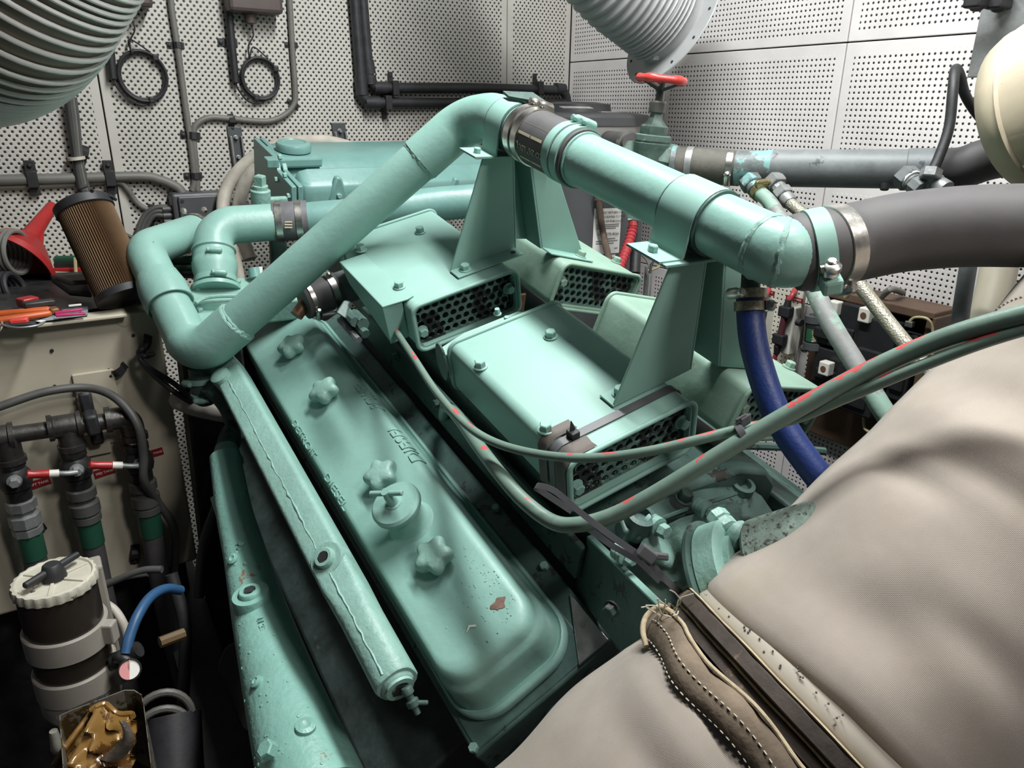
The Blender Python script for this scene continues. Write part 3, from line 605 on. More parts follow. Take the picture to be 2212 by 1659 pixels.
# ================================================================ cream vessel at the right edge
vd = 1.12
va = P(2312, 216, vd); vax = unit(RGT*.35-DWN*.02-FWD*.90)
vs = thing('cream_vessel', va, 'cream painted steel drum with rust spots at the right edge', 'drum')
vr = .128
prof = [(.02, -.075), (vr*.85, -.072), (vr*.965, -.062), (vr, -.050), (vr*1.015, -.045), (vr*1.015, -.030), (vr, -.027), (vr, .42)]
part('shell', MB().lathe(va, vax, prof, 48), CREAM2, vs)
part('weld_seam', MB().lathe(va+vax*-.028, vax, [(vr, 0), (vr*1.035, .003), (vr, .007)], 48), CREAM2, vs)
_x, _y, _z = frame(vax); _b = unit(DWN*.78-RGT*.62-vax*((DWN*.78-RGT*.62) @ vax)); part('seam_bead', MB().tube([va+vax*q+_b*(vr*1.004) for q in (-.02, .05, .2)], .0035, 8), WHITEP, vs)
br = thing('vessel_bracket', P(2160, 60, 1.3), 'grey steel bracket with black nuts above the cream drum', 'bracket')
part('plate', MB().box(P(2175, 60, 1.3), (.006, .10, .16)), GALV, br, 0, .002); 
for px, py in ((2112, 8), (2158, 10)): part('clamp_foot', MB().box(P(px, py-6, 1.28), (.04, .03, .024)).cyl(P(px, py-2, 1.28), P(px-3, py+12, 1.28), .012, n=10), BLACK, br, 38, .004)
solo('grey_upright_pipe', MB().tube([P(2094, 560, 1.42), P(2078, 660, 1.42), P(2062, 790, 1.40)], .0155, 14), GREYP, 'grey upright pipe against the right wall above the canvas lagging', 'pipe')
solo('cream_upright_pipe', MB().tube([P(2165, 540, 1.5), P(2150, 620, 1.5), P(2105, 800, 1.47)], .034, 20), CREAM, 'cream upright pipe right of the grey upright pipe', 'pipe')
# ================================================================ electrical board on the right wall
XE = XR-.03
def el_(px, py, off=.03): return PX(px, py, XR-off)
bo = thing('fuse_board', el_(1690, 700), 'white perforated board with fuse holders and red cables on the right wall', 'board')
c1_, c2_, c3_, c4_ = el_(1600, 590), el_(1742, 622), el_(1715, 792), el_(1580, 745)
y0, y1 = el_(1742, 640)[1], el_(1560, 640)[1]; z1_, z0_ = el_(1735, 618)[2], el_(1720, 796)[2]
wdb, htb = y1-y0, z1_-z0_
pm = peg('white_peg', (.70, .67, .58), wdb, htb, .0135, .0135, .0022, False, .006, (1, 2), .06)
me = mesh_of('board', MB().box(A(.008, wdb/2, htb/2), (.016, wdb, htb)), pm, 0); ob = bpy.data.objects.new('backboard', me); COL.objects.link(ob); ob.parent = bo; ob.location = Vector(A(XE-.016, y0, z0_)-ROOTLOC[bo.name]); mods(ob, .002)
part('ledge', MB().box(A(XE-.025, (y0+y1)/2, z0_-.008), (.05, wdb, .016)), CREAM, bo, 0, .002)
for k, (px, lb) in enumerate(((1705, 'right'), (1648, 'left'))):
    t = thing('fuse_holder', el_(px, 770, .05), ['white fuse holder with a dark fuse and red cable, the right one on the board', 'white fuse holder half hidden behind the blue hose on the board'][k], 'fuse holder', 'fuse holders on the white board')
    top, bot = el_(px+15, 665, .06), el_(px-8, 760, .06)
    c = (top+bot)/2; part('base', MB().box(c, (.03, .028, abs(top[2]-bot[2])*1.05)), WHITEP, t, 0, .004)
    f0, f1 = el_(px-6, 668, .09), el_(px-24, 748, .09); d_ = f1-f0
    part('fuse', MB().tube([f0, f1], .010, 14), mat('dark_red_fuse', (.10, .03, .04), .4), t)
    for q in (.06, .8): part('fuse_clip', MB().box(f0+d_*q, (.026, .036, .03)), BLACK, t, 0, .004)
    part('terminal', MB().tube([f0-d_*.25, f0], [.008, .012], 10), BLACK, t); part('terminal', MB().tube([f1, f1+d_*.2], [.012, .008], 10), BLACK, t)
    cabs = [el_(px+14, 622, .04), el_(px+8, 635, .075), el_(px-2, 652, .085), f0-d_*.2]
    part('cable', MB().tube(cr(cabs, 5), .0075, 12), REDH, t, label='red cable')
    part('cable', MB().tube(cr([f1+d_*.15, f1+d_*.5+A(0, .004, 0), f1+d_*1.1+A(0, -.01, 0)], 5), .0065, 10), REDH, t, label='red cable')
for px, py, w_, s_ in ((1664, 632, .030, 'PILOT'), (1716, 646, .056, 'ELECTRONICS')):
    q = el_(px, py, .047); t = thing('label_tape', q, 'red embossed tape reading %s on the white board' % s_, 'label')
    part('tape', MB().box(q, (.001, w_, .012)), REDL, t, 0); text('lettering', s_, .007, .0003, PAPER, q-A(.001, 0, 0), (0, -1, 0), (0, 0, 1), t)
# dark relay enclosure with brown frame
rb = thing('relay_panel', el_(1880, 800), 'brown framed panel of black relays and white terminals below the pipes', 'panel')
ry0, ry1 = el_(2035, 690, .05)[1], el_(1755, 640, .05)[1]; rz1 = el_(1790, 622, .05)[2]; rz0 = rz1-.42
part('backboard', MB().box(A(XR-.015, (ry0+ry1)/2, (rz0+rz1)/2), (.028, ry1-ry0, rz1-rz0)), WOOD, rb, 0, .002)
part('frame_top', MB().box(A(XR-.055, (ry0+ry1)/2, rz1), (.10, ry1-ry0+.02, .022)), WOOD, rb, 0, .003)
part('frame_side', MB().box(A(XR-.055, ry0-.004, (rz0+rz1)/2), (.10, .022, rz1-rz0)), WOOD, rb, 0, .003)
RB = mat('black_bakelite', (.020, .020, .022), .4, var=.2)
for k, (px, py, wy, hz, dx) in enumerate(((1795, 700, .07, .10, .06), (1850, 700, .06, .11, .07), (1905, 745, .10, .14, .075), (1800, 790, .085, .10, .055), (1865, 840, .10, .12, .07), (1960, 790, .05, .17, .06))):
    c = el_(px, py, .05+dx/2); part('relay', MB().box(c, (dx, wy, hz)).box(c-A(dx*.5, 0, hz*.2), (.014, wy*.7, hz*.3)), RB, rb, 0, .005)
for px, py in ((1803, 665), (1872, 680), (1785, 795)):
    c = el_(px, py, .125); part('terminal_block', MB().box(c, (.026, .030, .036)), WHITEP, rb, 0, .003, label='white terminal block')
    part('terminal_hole', MB().cyl(c-A(.0125, 0, 0), c-A(.0142, 0, 0), .008, n=12), COPPER, rb)
for k, (a, b, cc) in enumerate((((1822, 655), (1838, 625), (1860, 612)), ((1905, 640), (1925, 625), (1950, 632)))):
    part('cable', MB().tube(cr([el_(*a, .09), el_(*b, .10), el_(*cc, .03)], 6), .008, 10), YELLOW if k == 0 else GREYC, rb)
part('wire', MB().tube(cr([el_(1960, 700, .11), el_(1975, 686, .12), el_(2005, 690, .12), el_(2015, 720, .11), el_(2012, 790, .11), el_(2000, 835, .11), el_(1985, 860, .1)], 6), .003, 8), YELLOW, rb)
part('wire', MB().tube(cr([el_(1865, 900, .09), el_(1868, 925, .1), el_(1885, 935, .1), el_(1893, 925, .1)], 5), .004, 8), YELLOW, rb)
part('terminal_lug', MB().box(el_(1965, 700, .12), (.015, .018, .014)), STEEL, rb, 0, .002)
cy = thing('solenoid', el_(1760, 740, .09), 'small black cylinder with a worn gold and green sticker beside the white board', 'solenoid')
cyd = unit(el_(1748, 810, .09)-el_(1762, 665, .09)); ct = el_(1765, 680, .09)
part('can', MB().lathe(ct, cyd, [(.020, 0), (.027, .004), (.027, .085), (.022, .09)], 24), RB, cy)
for q in (0, .072): part('end_cap', MB().lathe(ct+cyd*q, cyd, [(.024, 0), (.029, .002), (.029, .02), (.024, .022)], 24), GREYPL, cy)
part('stud', MB().cyl(ct+A(-.01, .035, -.03), ct+A(-.01, .05, -.03), .010, n=10), BLACK, cy); part('stud', MB().ball(ct+cyd*.11+A(0, .03, .01), .012), STEEL, cy)
xa, ya, _ = frame(cyd)
def stk(a0, a1): 
    n0 = -A(*ray(1760, 740)); base = math.atan2(n0 @ ya, n0 @ xa)
    return MB().sheet([[ct+cyd*h+(xa*math.cos(base+a)+ya*math.sin(base+a))*.0276 for a in np.linspace(a0, a1, 6)] for h in (.034, .068)])
part('sticker', stk(-.5, .3), mat('worn_gold_print', (.50, .46, .30), .5, var=.3, scale=120, spots=(.02, .02, .02), spot_amt=.5, spot_scale=160), cy); part('sticker', stk(.3, .9), mat('green_print', (.02, .12, .05), .5), cy)
# ================================================================ ribbed ducts
DUCT = mat('grey_duct_sheath', (.25, .22, .175), .42, var=.12, scale=8, spots=None)
DUCTR = mat('pale_duct_rib', (.80, .80, .78), .3, var=.05)
DUCT2 = mat('grey_duct', (.36, .365, .37), .5, var=.06)
d1 = thing('ribbed_duct', P(60, 60, .95), 'large ribbed grey air duct bending out of the top left corner', 'duct')
path = [P(300, -560, .95), P(215, -330, .95), P(110, -170, .95), P(-20, -60, .95), P(-170, 10, .95), P(-330, 40, .96), P(-520, 40, .97)]
path = [P(215, -420, .94), P(150, -270, .955), P(78, -130, .98), P(12, -5, 1.02), P(-40, 60, 1.10), P(-100, 95, 1.24), P(-170, 112, 1.45)]
sp_ = cr(path, 24); dr = .132
part('sheath', MB().tube(sp_, dr*.965, 40), DUCT, d1, 60)
acc = 0; prev = sp_[0]; nrib = 0
tgs = [unit(sp_[min(i+1, len(sp_)-1)]-sp_[max(i-1, 0)]) for i in range(len(sp_))]
for i in range(1, len(sp_)):
    acc += np.linalg.norm(sp_[i]-sp_[i-1])
    while acc > .0120:
        acc -= .0120
        x, y, z = frame(tgs[i], (0, 1, 0)); c = sp_[i]-tgs[i]*acc
        part('rib', MB().tube([c+dr*(x*math.cos(q)+y*math.sin(q)) for q in np.linspace(0, 2*math.pi, 49)[:-1]], .0037, 6, close=True), DUCTR, d1, 60)
d2 = thing('ribbed_duct', P(1440, 60, 2.05), 'grey ribbed air duct joined to a round flange high on the right wall', 'duct')
fc = P(1432, 40, 2.0); fn = unit(A(-.80, -.35, .35))
fn = unit(-RGT*.80-DWN*.34-FWD*.50)
fpath = [fc, fc+fn*.07, fc+fn*.18, fc+fn*.30+A(0, 0, .03), fc+fn*.42+A(-.02, 0, .09), fc+fn*.52+A(-.05, 0, .20)]
sp2 = cr(fpath, 44); rr = [.118+.0045*math.cos(i*2*math.pi/8) for i in range(len(sp2))]
part('duct_hose', MB().tube(sp2, rr, 36), DUCT2, d2, 70)
part('collar', MB().lathe(fc-fn*.03, fn, [(.112, 0), (.112, .06), (.121, .062), (.121, .075), (.112, .077)], 40), DUCT2, d2)
part('flange', MB().lathe(fc-fn*.035, fn, [(.10, 0), (.168, 0), (.170, .002), (.168, .005), (.10, .005)], 48), DUCT2, d2, 30)
x, y, z = frame(fn)
for k in range(12):
    a = 2*math.pi*k/12+.2; part('screw', MB().lathe(fc-fn*.030+(x*math.cos(a)+y*math.sin(a))*.150, fn, [(.004, 0), (.004, .002), (.001, .003)], 8), DARK, d2)
part('clamp_lug', MB().box(fc+fn*.03-z*0+(DWN*.12), (.02, .014, .018)), DUCT2, d2, 0, .003)
# ================================================================ engine
UC = .757                                             # centre plane between the two rows of air boxes
B = R(13.9); KR = -.6433
def roof(side, s, v, h):                              # point on (h: above) the sloping roof of a row of air boxes
    u = s*math.cos(B)-h*math.sin(B); w = s*math.sin(B)+h*math.cos(B)
    k = KR; u += -math.sin(B)*k; w += math.cos(B)*k
    if side: u = 2*UC-u
    return E(u, v, w)
def rax(side):
    s = A(math.cos(B), 0, math.sin(B)); n = A(-math.sin(B), 0, math.cos(B))
    if side: s = s*A(-1, 1, 1); n = n*A(-1, 1, 1)
    return EM @ s, EM @ n
BOLT = mesh_of('bolt', MB().hexbolt((0, 0, 0), (0, 0, 1), .0168, True, .0095), GREENS, 30)
BOLTP = mesh_of('bolt', MB().hexbolt((0, 0, 0), (0, 0, 1), .0168, True, .0095), GREENP, 30)
BOLTS_ = mesh_of('bolt', MB().hexbolt((0, 0, 0), (0, 0, 1), .013, False, .008), GREENS, 30)
BOLTK = mesh_of('bolt', MB().hexbolt((0, 0, 0), (0, 0, 1), .0135, False, .008), GREENR, 30)

# ---- engine block, heads and blower housing (mostly in shadow)
blk = thing('engine_block', E(UC, .9, -1.55), 'dark green engine block in shadow beneath the air boxes', 'engine')
poly = [(.30, -1.5), (.255, -1.02), (.362, -.957), (.612, -.80), (.63, -.745), (.885, -.745), (.90, -.80), (1.15, -.957), (1.26, -1.02), (1.21, -1.5)]
CRK = mat('shaded_green_block', (.022, .036, .033), .55, var=.4, scale=18, bump=.3, spots=(.06, .055, .045), spot_amt=.66)  # near-black green: the shade under the cover is put into the block colour
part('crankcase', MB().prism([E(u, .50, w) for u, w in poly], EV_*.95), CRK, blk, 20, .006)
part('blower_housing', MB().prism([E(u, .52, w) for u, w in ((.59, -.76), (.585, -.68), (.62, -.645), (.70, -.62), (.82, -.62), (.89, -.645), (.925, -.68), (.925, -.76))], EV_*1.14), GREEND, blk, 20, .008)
# flat dark tray edge between cover and boxes
part('valley_plate', MB().box(E(.568, .95, -.735), (.010, .80, .06), EU, EV_, EW), GREEND, blk, 0, .003)
fcv = thing('front_shade_filler', E(.6, 1.44, -1.7), 'black filler added to keep the gap at the forward end of the engine dark', 'engine part')  # dark filler added where only a shadowed gap lies at the engine front
part('shade_block', MB().prism([E(u, 1.40, w) for u, w in ((.205, -1.7), (.205, -.76), (.325, -.79), (.335, -.99), (1.1, -.99), (1.3, -1.1), (1.3, -1.7))], EV_*.07), DARK, fcv, 20, .006)
part('shade_panel', MB().box(E(.45, 1.525, -.95), (.34, .02, .30), EU, EV_, EW), DARK, fcv, 0, .004)
for v in (.62, .80, .98, 1.16):
    part('bolt', MB().hexbolt(E(.562, v, -.725), -EU, .015), GREEND, blk)

# ---- air boxes
S0, S1, RW, RH = .360, .566, .206, .088
PIT = .0158; HR = .0062
def air_box(side, v0, v1, label, skip=()):
    s_ax, n_ax = rax(side); mid = roof(side, (S0+S1)/2, v0, -RH/2)
    t = thing('air_box', roof(side, (S0+S1)/2, (v0+v1)/2, -RH), label, 'air intake box', 'air intake boxes on top of the engine')
    def ring(v, ins, r): 
        return [roof(side, (S0+S1)/2+a, v, -RH/2+b) for a, b in rrect(RW-2*ins, RH-2*ins, r, 5)]
    mb = MB().loft([ring(v1, .004, .012), ring(v1-.003, 0, .015), ring(v0+.003, 0, .015), ring(v0, .0015, .014), ring(v0, .006, .011), ring(v0+.012, .0065, .011), ring(v0+.10, .0065, .011)])
    m_ = GREENS if not side else GREENP
    part('shell', mb, m_, t, 40)
    rim = [roof(side, (S0+S1)/2+a, v0-.001, -RH/2+b) for a, b in rrect(RW+.001, RH+.001, .017, 6)]
    part('front_bead', MB().tube(rim, .0038, 8, close=True), m_, t, 60)
    back = [roof(side, (S0+S1)/2+a, v1-.002, -RH/2+b) for a, b in rrect(RW+.002, RH+.002, .017, 6)]
    part('rear_bead', MB().tube(back, .0036, 8, close=True), m_, t, 60)
    # perforated grille: hexagonal cells with round holes
    g_ = MB(); vg = v0+.010; nx = 12; nz = 5
    for j in range(nz):
        for i in range(nx - (j % 2)):
            cx = (i-(nx-1)/2+.5*(j % 2))*PIT; cz = (j-(nz-1)/2)*PIT*.9
            outer = []; inner = []; inner2 = []
            for q in range(12):
                a = math.pi*q/6+math.pi/6; ro = PIT*.577*1.045 if q % 2 == 0 else PIT*.5*1.045
                outer.append(roof(side, (S0+S1)/2+cx+ro*math.cos(a), vg, -RH/2+cz+ro*.96*math.sin(a)))
                inner.append(roof(side, (S0+S1)/2+cx+HR*math.cos(a), vg, -RH/2+cz+HR*math.sin(a)))
                inner2.append(roof(side, (S0+S1)/2+cx+HR*math.cos(a), vg+.003, -RH/2+cz+HR*math.sin(a)))
            g_.loft([outer, inner, inner2], False, False)
    fo = [roof(side, (S0+S1)/2+a, vg-.0005, -RH/2+b) for a, b in rrect(RW-.012, RH-.012, .010, 5)]
    fi = [roof(side, (S0+S1)/2+a, vg-.0005, -RH/2+b) for a, b in rrect(PIT*11.75, PIT*.9*4.86, .004, 5)]
    g_.loft([fo, fi], False, False)
    part('grille', g_, mat_grille, t, 30)
    part('filter_screen', MB().prism([roof(side, (S0+S1)/2+a, vg+.010, -RH/2+b) for a, b in rrect(RW-.014, RH-.014, .010, 4)], EV_*.004), BLACK, t)
    for ds, dh in ((-.088, -.012), (.088, .006)):
        inst('bolt', BOLT if not side else BOLTP, roof(side, (S0+S1)/2+ds, v0+.009, -RH/2+dh), -EV_, t)
    return t
mat_grille = mat('grimy_green_grille', (.15, .26, .225), .45, var=.25, scale=16, bump=.2, spots=(.028, .03, .03), spot_amt=.50, spot_scale=14)
bx = {}
for side, v0, v1, key, lb in ((0, .548, .868, 'fl', 'nearest green air box with four bolts and a zip tie across its front edge'), (0, 1.0, 1.322, 'rl', 'green air box behind the nearest one, under the slanting pipe'), (1, .545, .868, 'fr', 'pale weathered air box right of the front pipe support'), (1, 1.0, 1.322, 'rr', 'far right air box in front of the water heater')):
    t = air_box(side, v0, v1, lb); bx[key] = t
    for s in (.370, .4935):
        for v in (.616, .788):
            if key == 'fl' or key == 'fr': vv = v
            else: vv = v+.4535
            if side and s > .4: continue
            if key == 'rl' and s < .4 and vv < 1.1: pass
            inst('bolt', BOLT if not side else BOLTP, roof(side, s+.002, vv, .0005 if not (key == 'rl' and s < .4) else .004), rax(side)[1], t, spin=s*9+v*7)
# folded cover plate on the left of the rear box
t = bx['rl']; s_ax, n_ax = rax(0)
outl = [(.322, 1.228), (.322, 1.030), (.366, 1.026), (.380, 1.030), (.385, 1.045), (.372, 1.075), (.372, 1.228)]
part('side_cover', MB().prism([roof(0, s, v, .0006) for s, v in outl], n_ax*.003).prism([roof(0, .322, 1.228, .0036), roof(0, .322, 1.030, .0036), roof(0, .325, 1.034, -.075), roof(0, .330, 1.225, -.045)], s_ax*.003).prism([roof(0, .322, 1.030, .0036), roof(0, .358, 1.030, .001), roof(0, .358, 1.034, -.075), roof(0, .324, 1.034, -.075)], EV_*.003), GREENS, t, 20, .001)
# plates behind the nearest box
gp_ = thing('duct_plate', roof(0, .40, .90, -.06), 'green sheet plate standing between the two left air boxes', 'plate')
part('plate', MB().prism([roof(0, .352, .882, -.010), roof(0, .40, .893, -.008), roof(0, .50, .893, -.008), roof(0, .52, .882, -.012), roof(0, .52, .872, -.02), roof(0, .352, .872, -.02)], -n_ax*.003), GREENS, gp_, 20, .001)
part('plate_ear', MB().prism([roof(0, .350+.0, .874+.018*math.cos(q), -.03+.035*math.sin(q)) for q in np.linspace(-1.5, 4.6, 14)], -s_ax*.003), GREEND, gp_, 30)
for v in (.935, .965): part('stud', MB().hexbolt(roof(0, .47, v-.06, -.008), n_ax, .010), GREENS, gp_)
part('rib_bracket', MB().box(E(UC-.02, 1.02, -.60), (.02, .006, .10), EU, EV_, EW), COPPER, gp_, 0, .002)

# ---- pipe supports: bent plate with wings and a recessed middle
PU, PW, PR = .7066, -.2626, .0385
def support(v, flip, label, vb, back):
    f = -1 if flip else 1                              # +1: feet turned towards the camera (aft)
    t = thing('pipe_support', E(.72, v, -.50), label, 'bracket', 'pipe supports on the air boxes')
    zt_ = PW-.048
    def rw(u): 
        s = 1
        if u > UC: u = 2*UC-u; s = 1
        return (KR + u*math.sin(B))/math.cos(B) + .002
    th = EV_*.004
    L0, L1, R1, R0 = .608, .738, .800, .905            # foot edges along u
    T0, T1, T2, T3 = .650, .708, .745, .790            # top edges
    dv = .050
    lw_ = [E(L0, v, rw(L0)), E(L1, v, rw(L1)), E(T1, v, zt_), E(T0, v, zt_)]
    rw_ = [E(R1, v, rw(R1)), E(R0, v, rw(R0)), E(T3, v, zt_), E(T2, v, zt_)]
    part('wing', MB().prism(lw_, th), GREENS, t, 0, .0015); part('wing', MB().prism(rw_, th), GREENS, t, 0, .0015)
    part('web', MB().prism([E(L1, v, rw(L1)), E(L1, v+dv, rw(L1)), E(T1, v+dv, zt_), E(T1, v, zt_)], EU*.004), GREENS, t, 0, .0015)
    part('web', MB().prism([E(R1, v, rw(R1)), E(R1, v+dv, rw(R1)), E(T2, v+dv, zt_), E(T2, v, zt_)], -EU*.004), GREENS, t, 0, .0015)
    part('back_plate', MB().prism([E(L1, v+dv, rw(L1)), E(R1, v+dv, rw(R1)), E(T2, v+dv, zt_), E(T1, v+dv, zt_)], th), GREENS, t, 0, .0015)
    for sd in (0, 1):
        s_ax, n_ax = rax(sd)
        def fp(u, vv): 
            return E(u, vv, rw(u)-.0005)
        ua, ub = (L0, L1) if sd == 0 else (R1, R0)
        va, vb_ = (v-.030, v+.001) if not flip else (v, v+.030)
        mbp = MB().prism([fp(ua, va), fp(ub, va), fp(ub, vb_), fp(ua, vb_)], n_ax*.0032)
        part('foot', mbp, GREENS, t, 0, .001)
        inst('bolt', BOLT if sd == 0 else BOLTP, fp(ua+.022 if sd == 0 else ub-.022, (va+vb_)/2)+n_ax*.0032, n_ax, t)
        if sd == 0 and not flip: part('bolt_hole', MB().cyl(fp(ub-.012, (va+vb_)/2)+n_ax*.0028, fp(ub-.012, (va+vb_)/2)+n_ax*.0036, .005, n=12), DARK, t)
    # top shelf with left and right tabs
    part('shelf', MB().box(E((.632+.800)/2, v+.020, zt_+.0018), (.170, .058, .004), EU, EV_, EW), GREENS, t, 0, .001)
    # saddle strap over the pipe
    ro = PR+.0045; vs0, vs1 = vb; w_ = vs1-vs0
    prof = [(-ro-.038, zt_+.006-PW), (-ro-.002, zt_+.006-PW), (-ro, zt_+.010-PW)]
    prof += [(-ro*math.cos(q), ro*math.sin(q)) for q in np.linspace(0, math.pi, 17)]
    prof += [(ro, zt_+.010-PW), (ro+.002, zt_+.006-PW), (ro+.038, zt_+.006-PW)]
    inn = [(a*(1-.003/ro) if abs(a) <= ro else a, b-.003 if b < zt_+.012-PW else b*(1-.003/ro)) for a, b in prof]
    mbs = MB()
    n = len(prof); g0 = [[E(PU+a, vv, PW+b) for a, b in prof] for vv in (vs0, vs1)]; g1 = [[E(PU+a, vv, PW+b) for a, b in inn] for vv in (vs0, vs1)]
    mbs.sheet([g0[0], g0[1]]); mbs.sheet([g1[1], g1[0]]); mbs.sheet([g1[0], g0[0]]); mbs.sheet([g0[1], g1[1]])
    mbs.add([g0[0][0], g0[1][0], g1[1][0], g1[0][0]], [[0, 1, 2, 3]]); mbs.add([g0[0][-1], g0[1][-1], g1[1][-1], g1[0][-1]], [[3, 2, 1, 0]])
    part('pipe_strap', mbs, GREENS, t, 35)
    for sg in (-1, 1): inst('bolt', BOLTK if sg > 0 else BOLTS_, E(PU+sg*(ro+.022), (vs0+vs1)/2, zt_+.0065), EW, t)
    # rubber liner edge
    mbl = MB(); mbl.lathe(E(PU, vs0-.004, PW), EV_, [(PR, 0), (PR+.0035, .0005), (PR+.0035, w_+.007), (PR, w_+.008)], 40)
    part('liner', mbl, GREEND, t, 50)
    return t
support(.598, True, 'front green pipe support standing across the two near air boxes', (.596, .658), 0)
support(1.062, False, 'rear green pipe support standing across the two far air boxes', (1.046, 1.092), 1)

# ---- coolant pipework
MAINLAB = 'long green coolant pipe slanting over the left air boxes with elbows at both ends'
top = E(PU, 1.055, PW); tv = E(PU, 1.135, PW)
lowc = P(424, 774, 1.42)
cpipe = thing('coolant_pipe', lowc, MAINLAB, 'pipe')
topb = P(1003, 262, 1.33)
d_s = unit(topb-lowc)
strt = [lowc+d_s*.10, topb-d_s*.09]
part('straight_pipe', MB().tube(strt, .0375, 32), GREEN, cpipe)
elb = bend([topb-d_s*.105, topb, tv, E(PU, 1.035, PW)], .085, 12)
part('upper_elbow', MB().tube(elb, [.0405]*len(elb), 32), GREEN, cpipe)
upc = P(310, 540, 1.52); upr = P(425, 499, 1.70)
d_u = unit(upc-lowc)
lu = np.linalg.norm(upc-lowc); lelb = bend([lowc+d_s*.108, lowc, lowc+d_u*lu*.42], .058, 12)
part('lower_elbow', MB().tube(lelb, [.0425]*(len(lelb)-2)+[.0400, .0395], 32), GREEN, cpipe)
# sleeve end and upper left elbow
sl0 = lowc+d_u*lu*.47
part('inner_pipe', MB().tube([lowc+d_u*lu*.38, sl0+d_u*.03], .0385, 32), GREEN, cpipe)
uelb = bend([sl0+d_u*.022, upc, upr], .06, 12)
part('upper_left_elbow', MB().tube(uelb, .0385, 32), GREEN, cpipe)
part('socket_rim', MB().lathe(sl0+d_u*.0, d_u, [(.0405, .004), (.0445, 0), (.0465, .001), (.0470, .010), (.0465, .045), (.0410, .075)], 32), GREEN, cpipe)
part('pipe_end_clamp', MB().lathe(upr-unit(upr-upc)*.012, unit(upr-upc), [(.038, 0), (.0405, .001), (.0405, .014), (.038, .015)], 32), STEEL, cpipe, label='bright clamp at the pipe end')
for dx in (-.022, .022): part('clamp_screw', MB().ball(upr+A(dx, 0, .046), .008, 8), STEEL, cpipe)
def weld(c, ax, r, n=46, amp=.0022, name='weld_bead'):
    x, y, z = frame(ax); rr_ = random.Random(n)
    p = [c+(x*math.cos(q)+y*math.sin(q))*(r-.0028)+z*rr_.uniform(-amp, amp) for q in np.linspace(0, 2*math.pi, n+1)[:-1]]
    return MB().tube(p, [.0042+rr_.uniform(-.0006, .0009) for _ in p], 8, close=True)
part('weld_bead', weld(lowc+d_s*.108, d_s, .0408, 60, .0016), GREENR, cpipe); part('weld_bead', weld(lowc+d_s*.112, d_s, .0382, 50, .0014), GREENR, cpipe)
part('weld_bead', weld(topb-d_s*.1035, d_s, .0388, 60, .0016), GREENR, cpipe); part('weld_bead', weld(topb-d_s*.108, d_s, .0376, 50, .0014), GREENR, cpipe)

# rubber coupling with print
ch = thing('coupling_hose', E(PU, .98, PW-.04), 'black rubber coupling with cream print between two pairs of clamps', 'hose')
part('sleeve', MB().lathe(E(PU, .873, PW), EV_, [(.0395, 0), (.0435, .001), (.0435, .162), (.0395, .163)], 40), BLACKH, ch)
sd = E(0, 0, 1)-E(0, 0, 0)
clamp(E(PU, 1.022, PW), EV_, .0440, .016, ch, sd+EU*.25, STEEL); clamp(E(PU, 1.000, PW), EV_, .0440, .016, ch, sd+EU*.28, STEEL)
clamp(E(PU, .910, PW), EV_, .0440, .017, ch, sd+EU*.30, GREENS, GREENS); clamp(E(PU, .889, PW), EV_, .0440, .017, ch, sd+EU*.32, GREENS, GREENS)
part('screw_tail', MB().box(E(PU+.06, .985, PW+.050), (.06, .012, .001), EU, EV_, EW), STEEL, ch, 0)
part('torn_strip', MB().prism([E(PU-.012, 1.095, PW+.047), E(PU+.02, 1.055, PW+.054), E(PU+.03, 1.03, PW+.046), E(PU+.0, 1.03, PW+.047), E(PU-.015, 1.07, PW+.044)], EW*.004), GREEND, ch, 20)
HP = mat('cream_hose_print', (.50, .45, .32), .6, var=.1)
def onhose(v, ang, r=.0438): return E(PU+r*math.cos(ang), v, PW+r*math.sin(ang)), EU*math.cos(ang)+EW*math.sin(ang), -EU*math.sin(ang)+EW*math.cos(ang)
for body, v, ang, sz in (('CO 2½" I.D. (', .951, R(190), .0125),):
    q, n_, tg = onhose(v, ang, .0442); text('lettering', body, sz, .0002, HP, q, EV_, -tg if False else np.cross(n_, EV_), ch)
for ang, segs in ((R(163), ((.925, .955), (.957, .990))), (R(214), ((.925, .952), (.955, .985)))):
    mbp = MB()
    for v0, v1 in segs:
        mbp.sheet([[E(PU+.0439*math.cos(ang+a), v, PW+.0439*math.sin(ang+a)) for a in (-.05, 0, .05)] for v in (v0, v1)])
    part('print_bars', mbp, HP, ch)
mbp = MB().sheet([[E(PU+.0437*math.cos(R(140+a)), v, PW+.0437*math.sin(R(140+a))) for a in (0, 1)] for v in (.921, .99)]); part('print_line', mbp, GREYC, ch)

rp = thing('coolant_pipe', E(PU, .7, PW-.04), 'green coolant pipe held by the front support, running to the big black hose', 'pipe')
endv = .517
part('pipe', MB().tube([E(PU, .880, PW), E(PU, endv, PW)], .0385, 40), GREEN, rp)
part('pipe_lip', MB().lathe(E(PU, .868, PW), EV_, [(.0385, 0), (.0412, .001), (.0412, .004), (.0385, .005)], 40), GREEN, rp)
je = E(PU, endv, PW); hdir = unit(P(1850, 522, .86)-P(1700, 560, .86)); hs = P(1715, 548, .85)
ep = bend([E(PU, endv+.004, PW), E(PU+.003, endv-.022, PW-.001), hs+hdir*.02], .03, 6)
part('mitre_elbow', MB().tube(ep, [.0388]*(len(ep)-1)+[.0375], 40), GREEN, rp)
part('weld_bead', weld(je, EV_, .0388, 60, .001), GREENR, rp); part('weld_bead', weld((ep[3]+ep[4])/2, unit(ep[4]-ep[3]), .0390, 60, .001), GREENR, rp)
part('drain_nipple', MB().cyl(P(1624, 575, .885), P(1620, 640, .885), .0115, n=16), GREEND, rp)
bhz = thing('radiator_hose', P(1900, 520, .85), 'big black rubber hose running off to the right edge', 'hose')
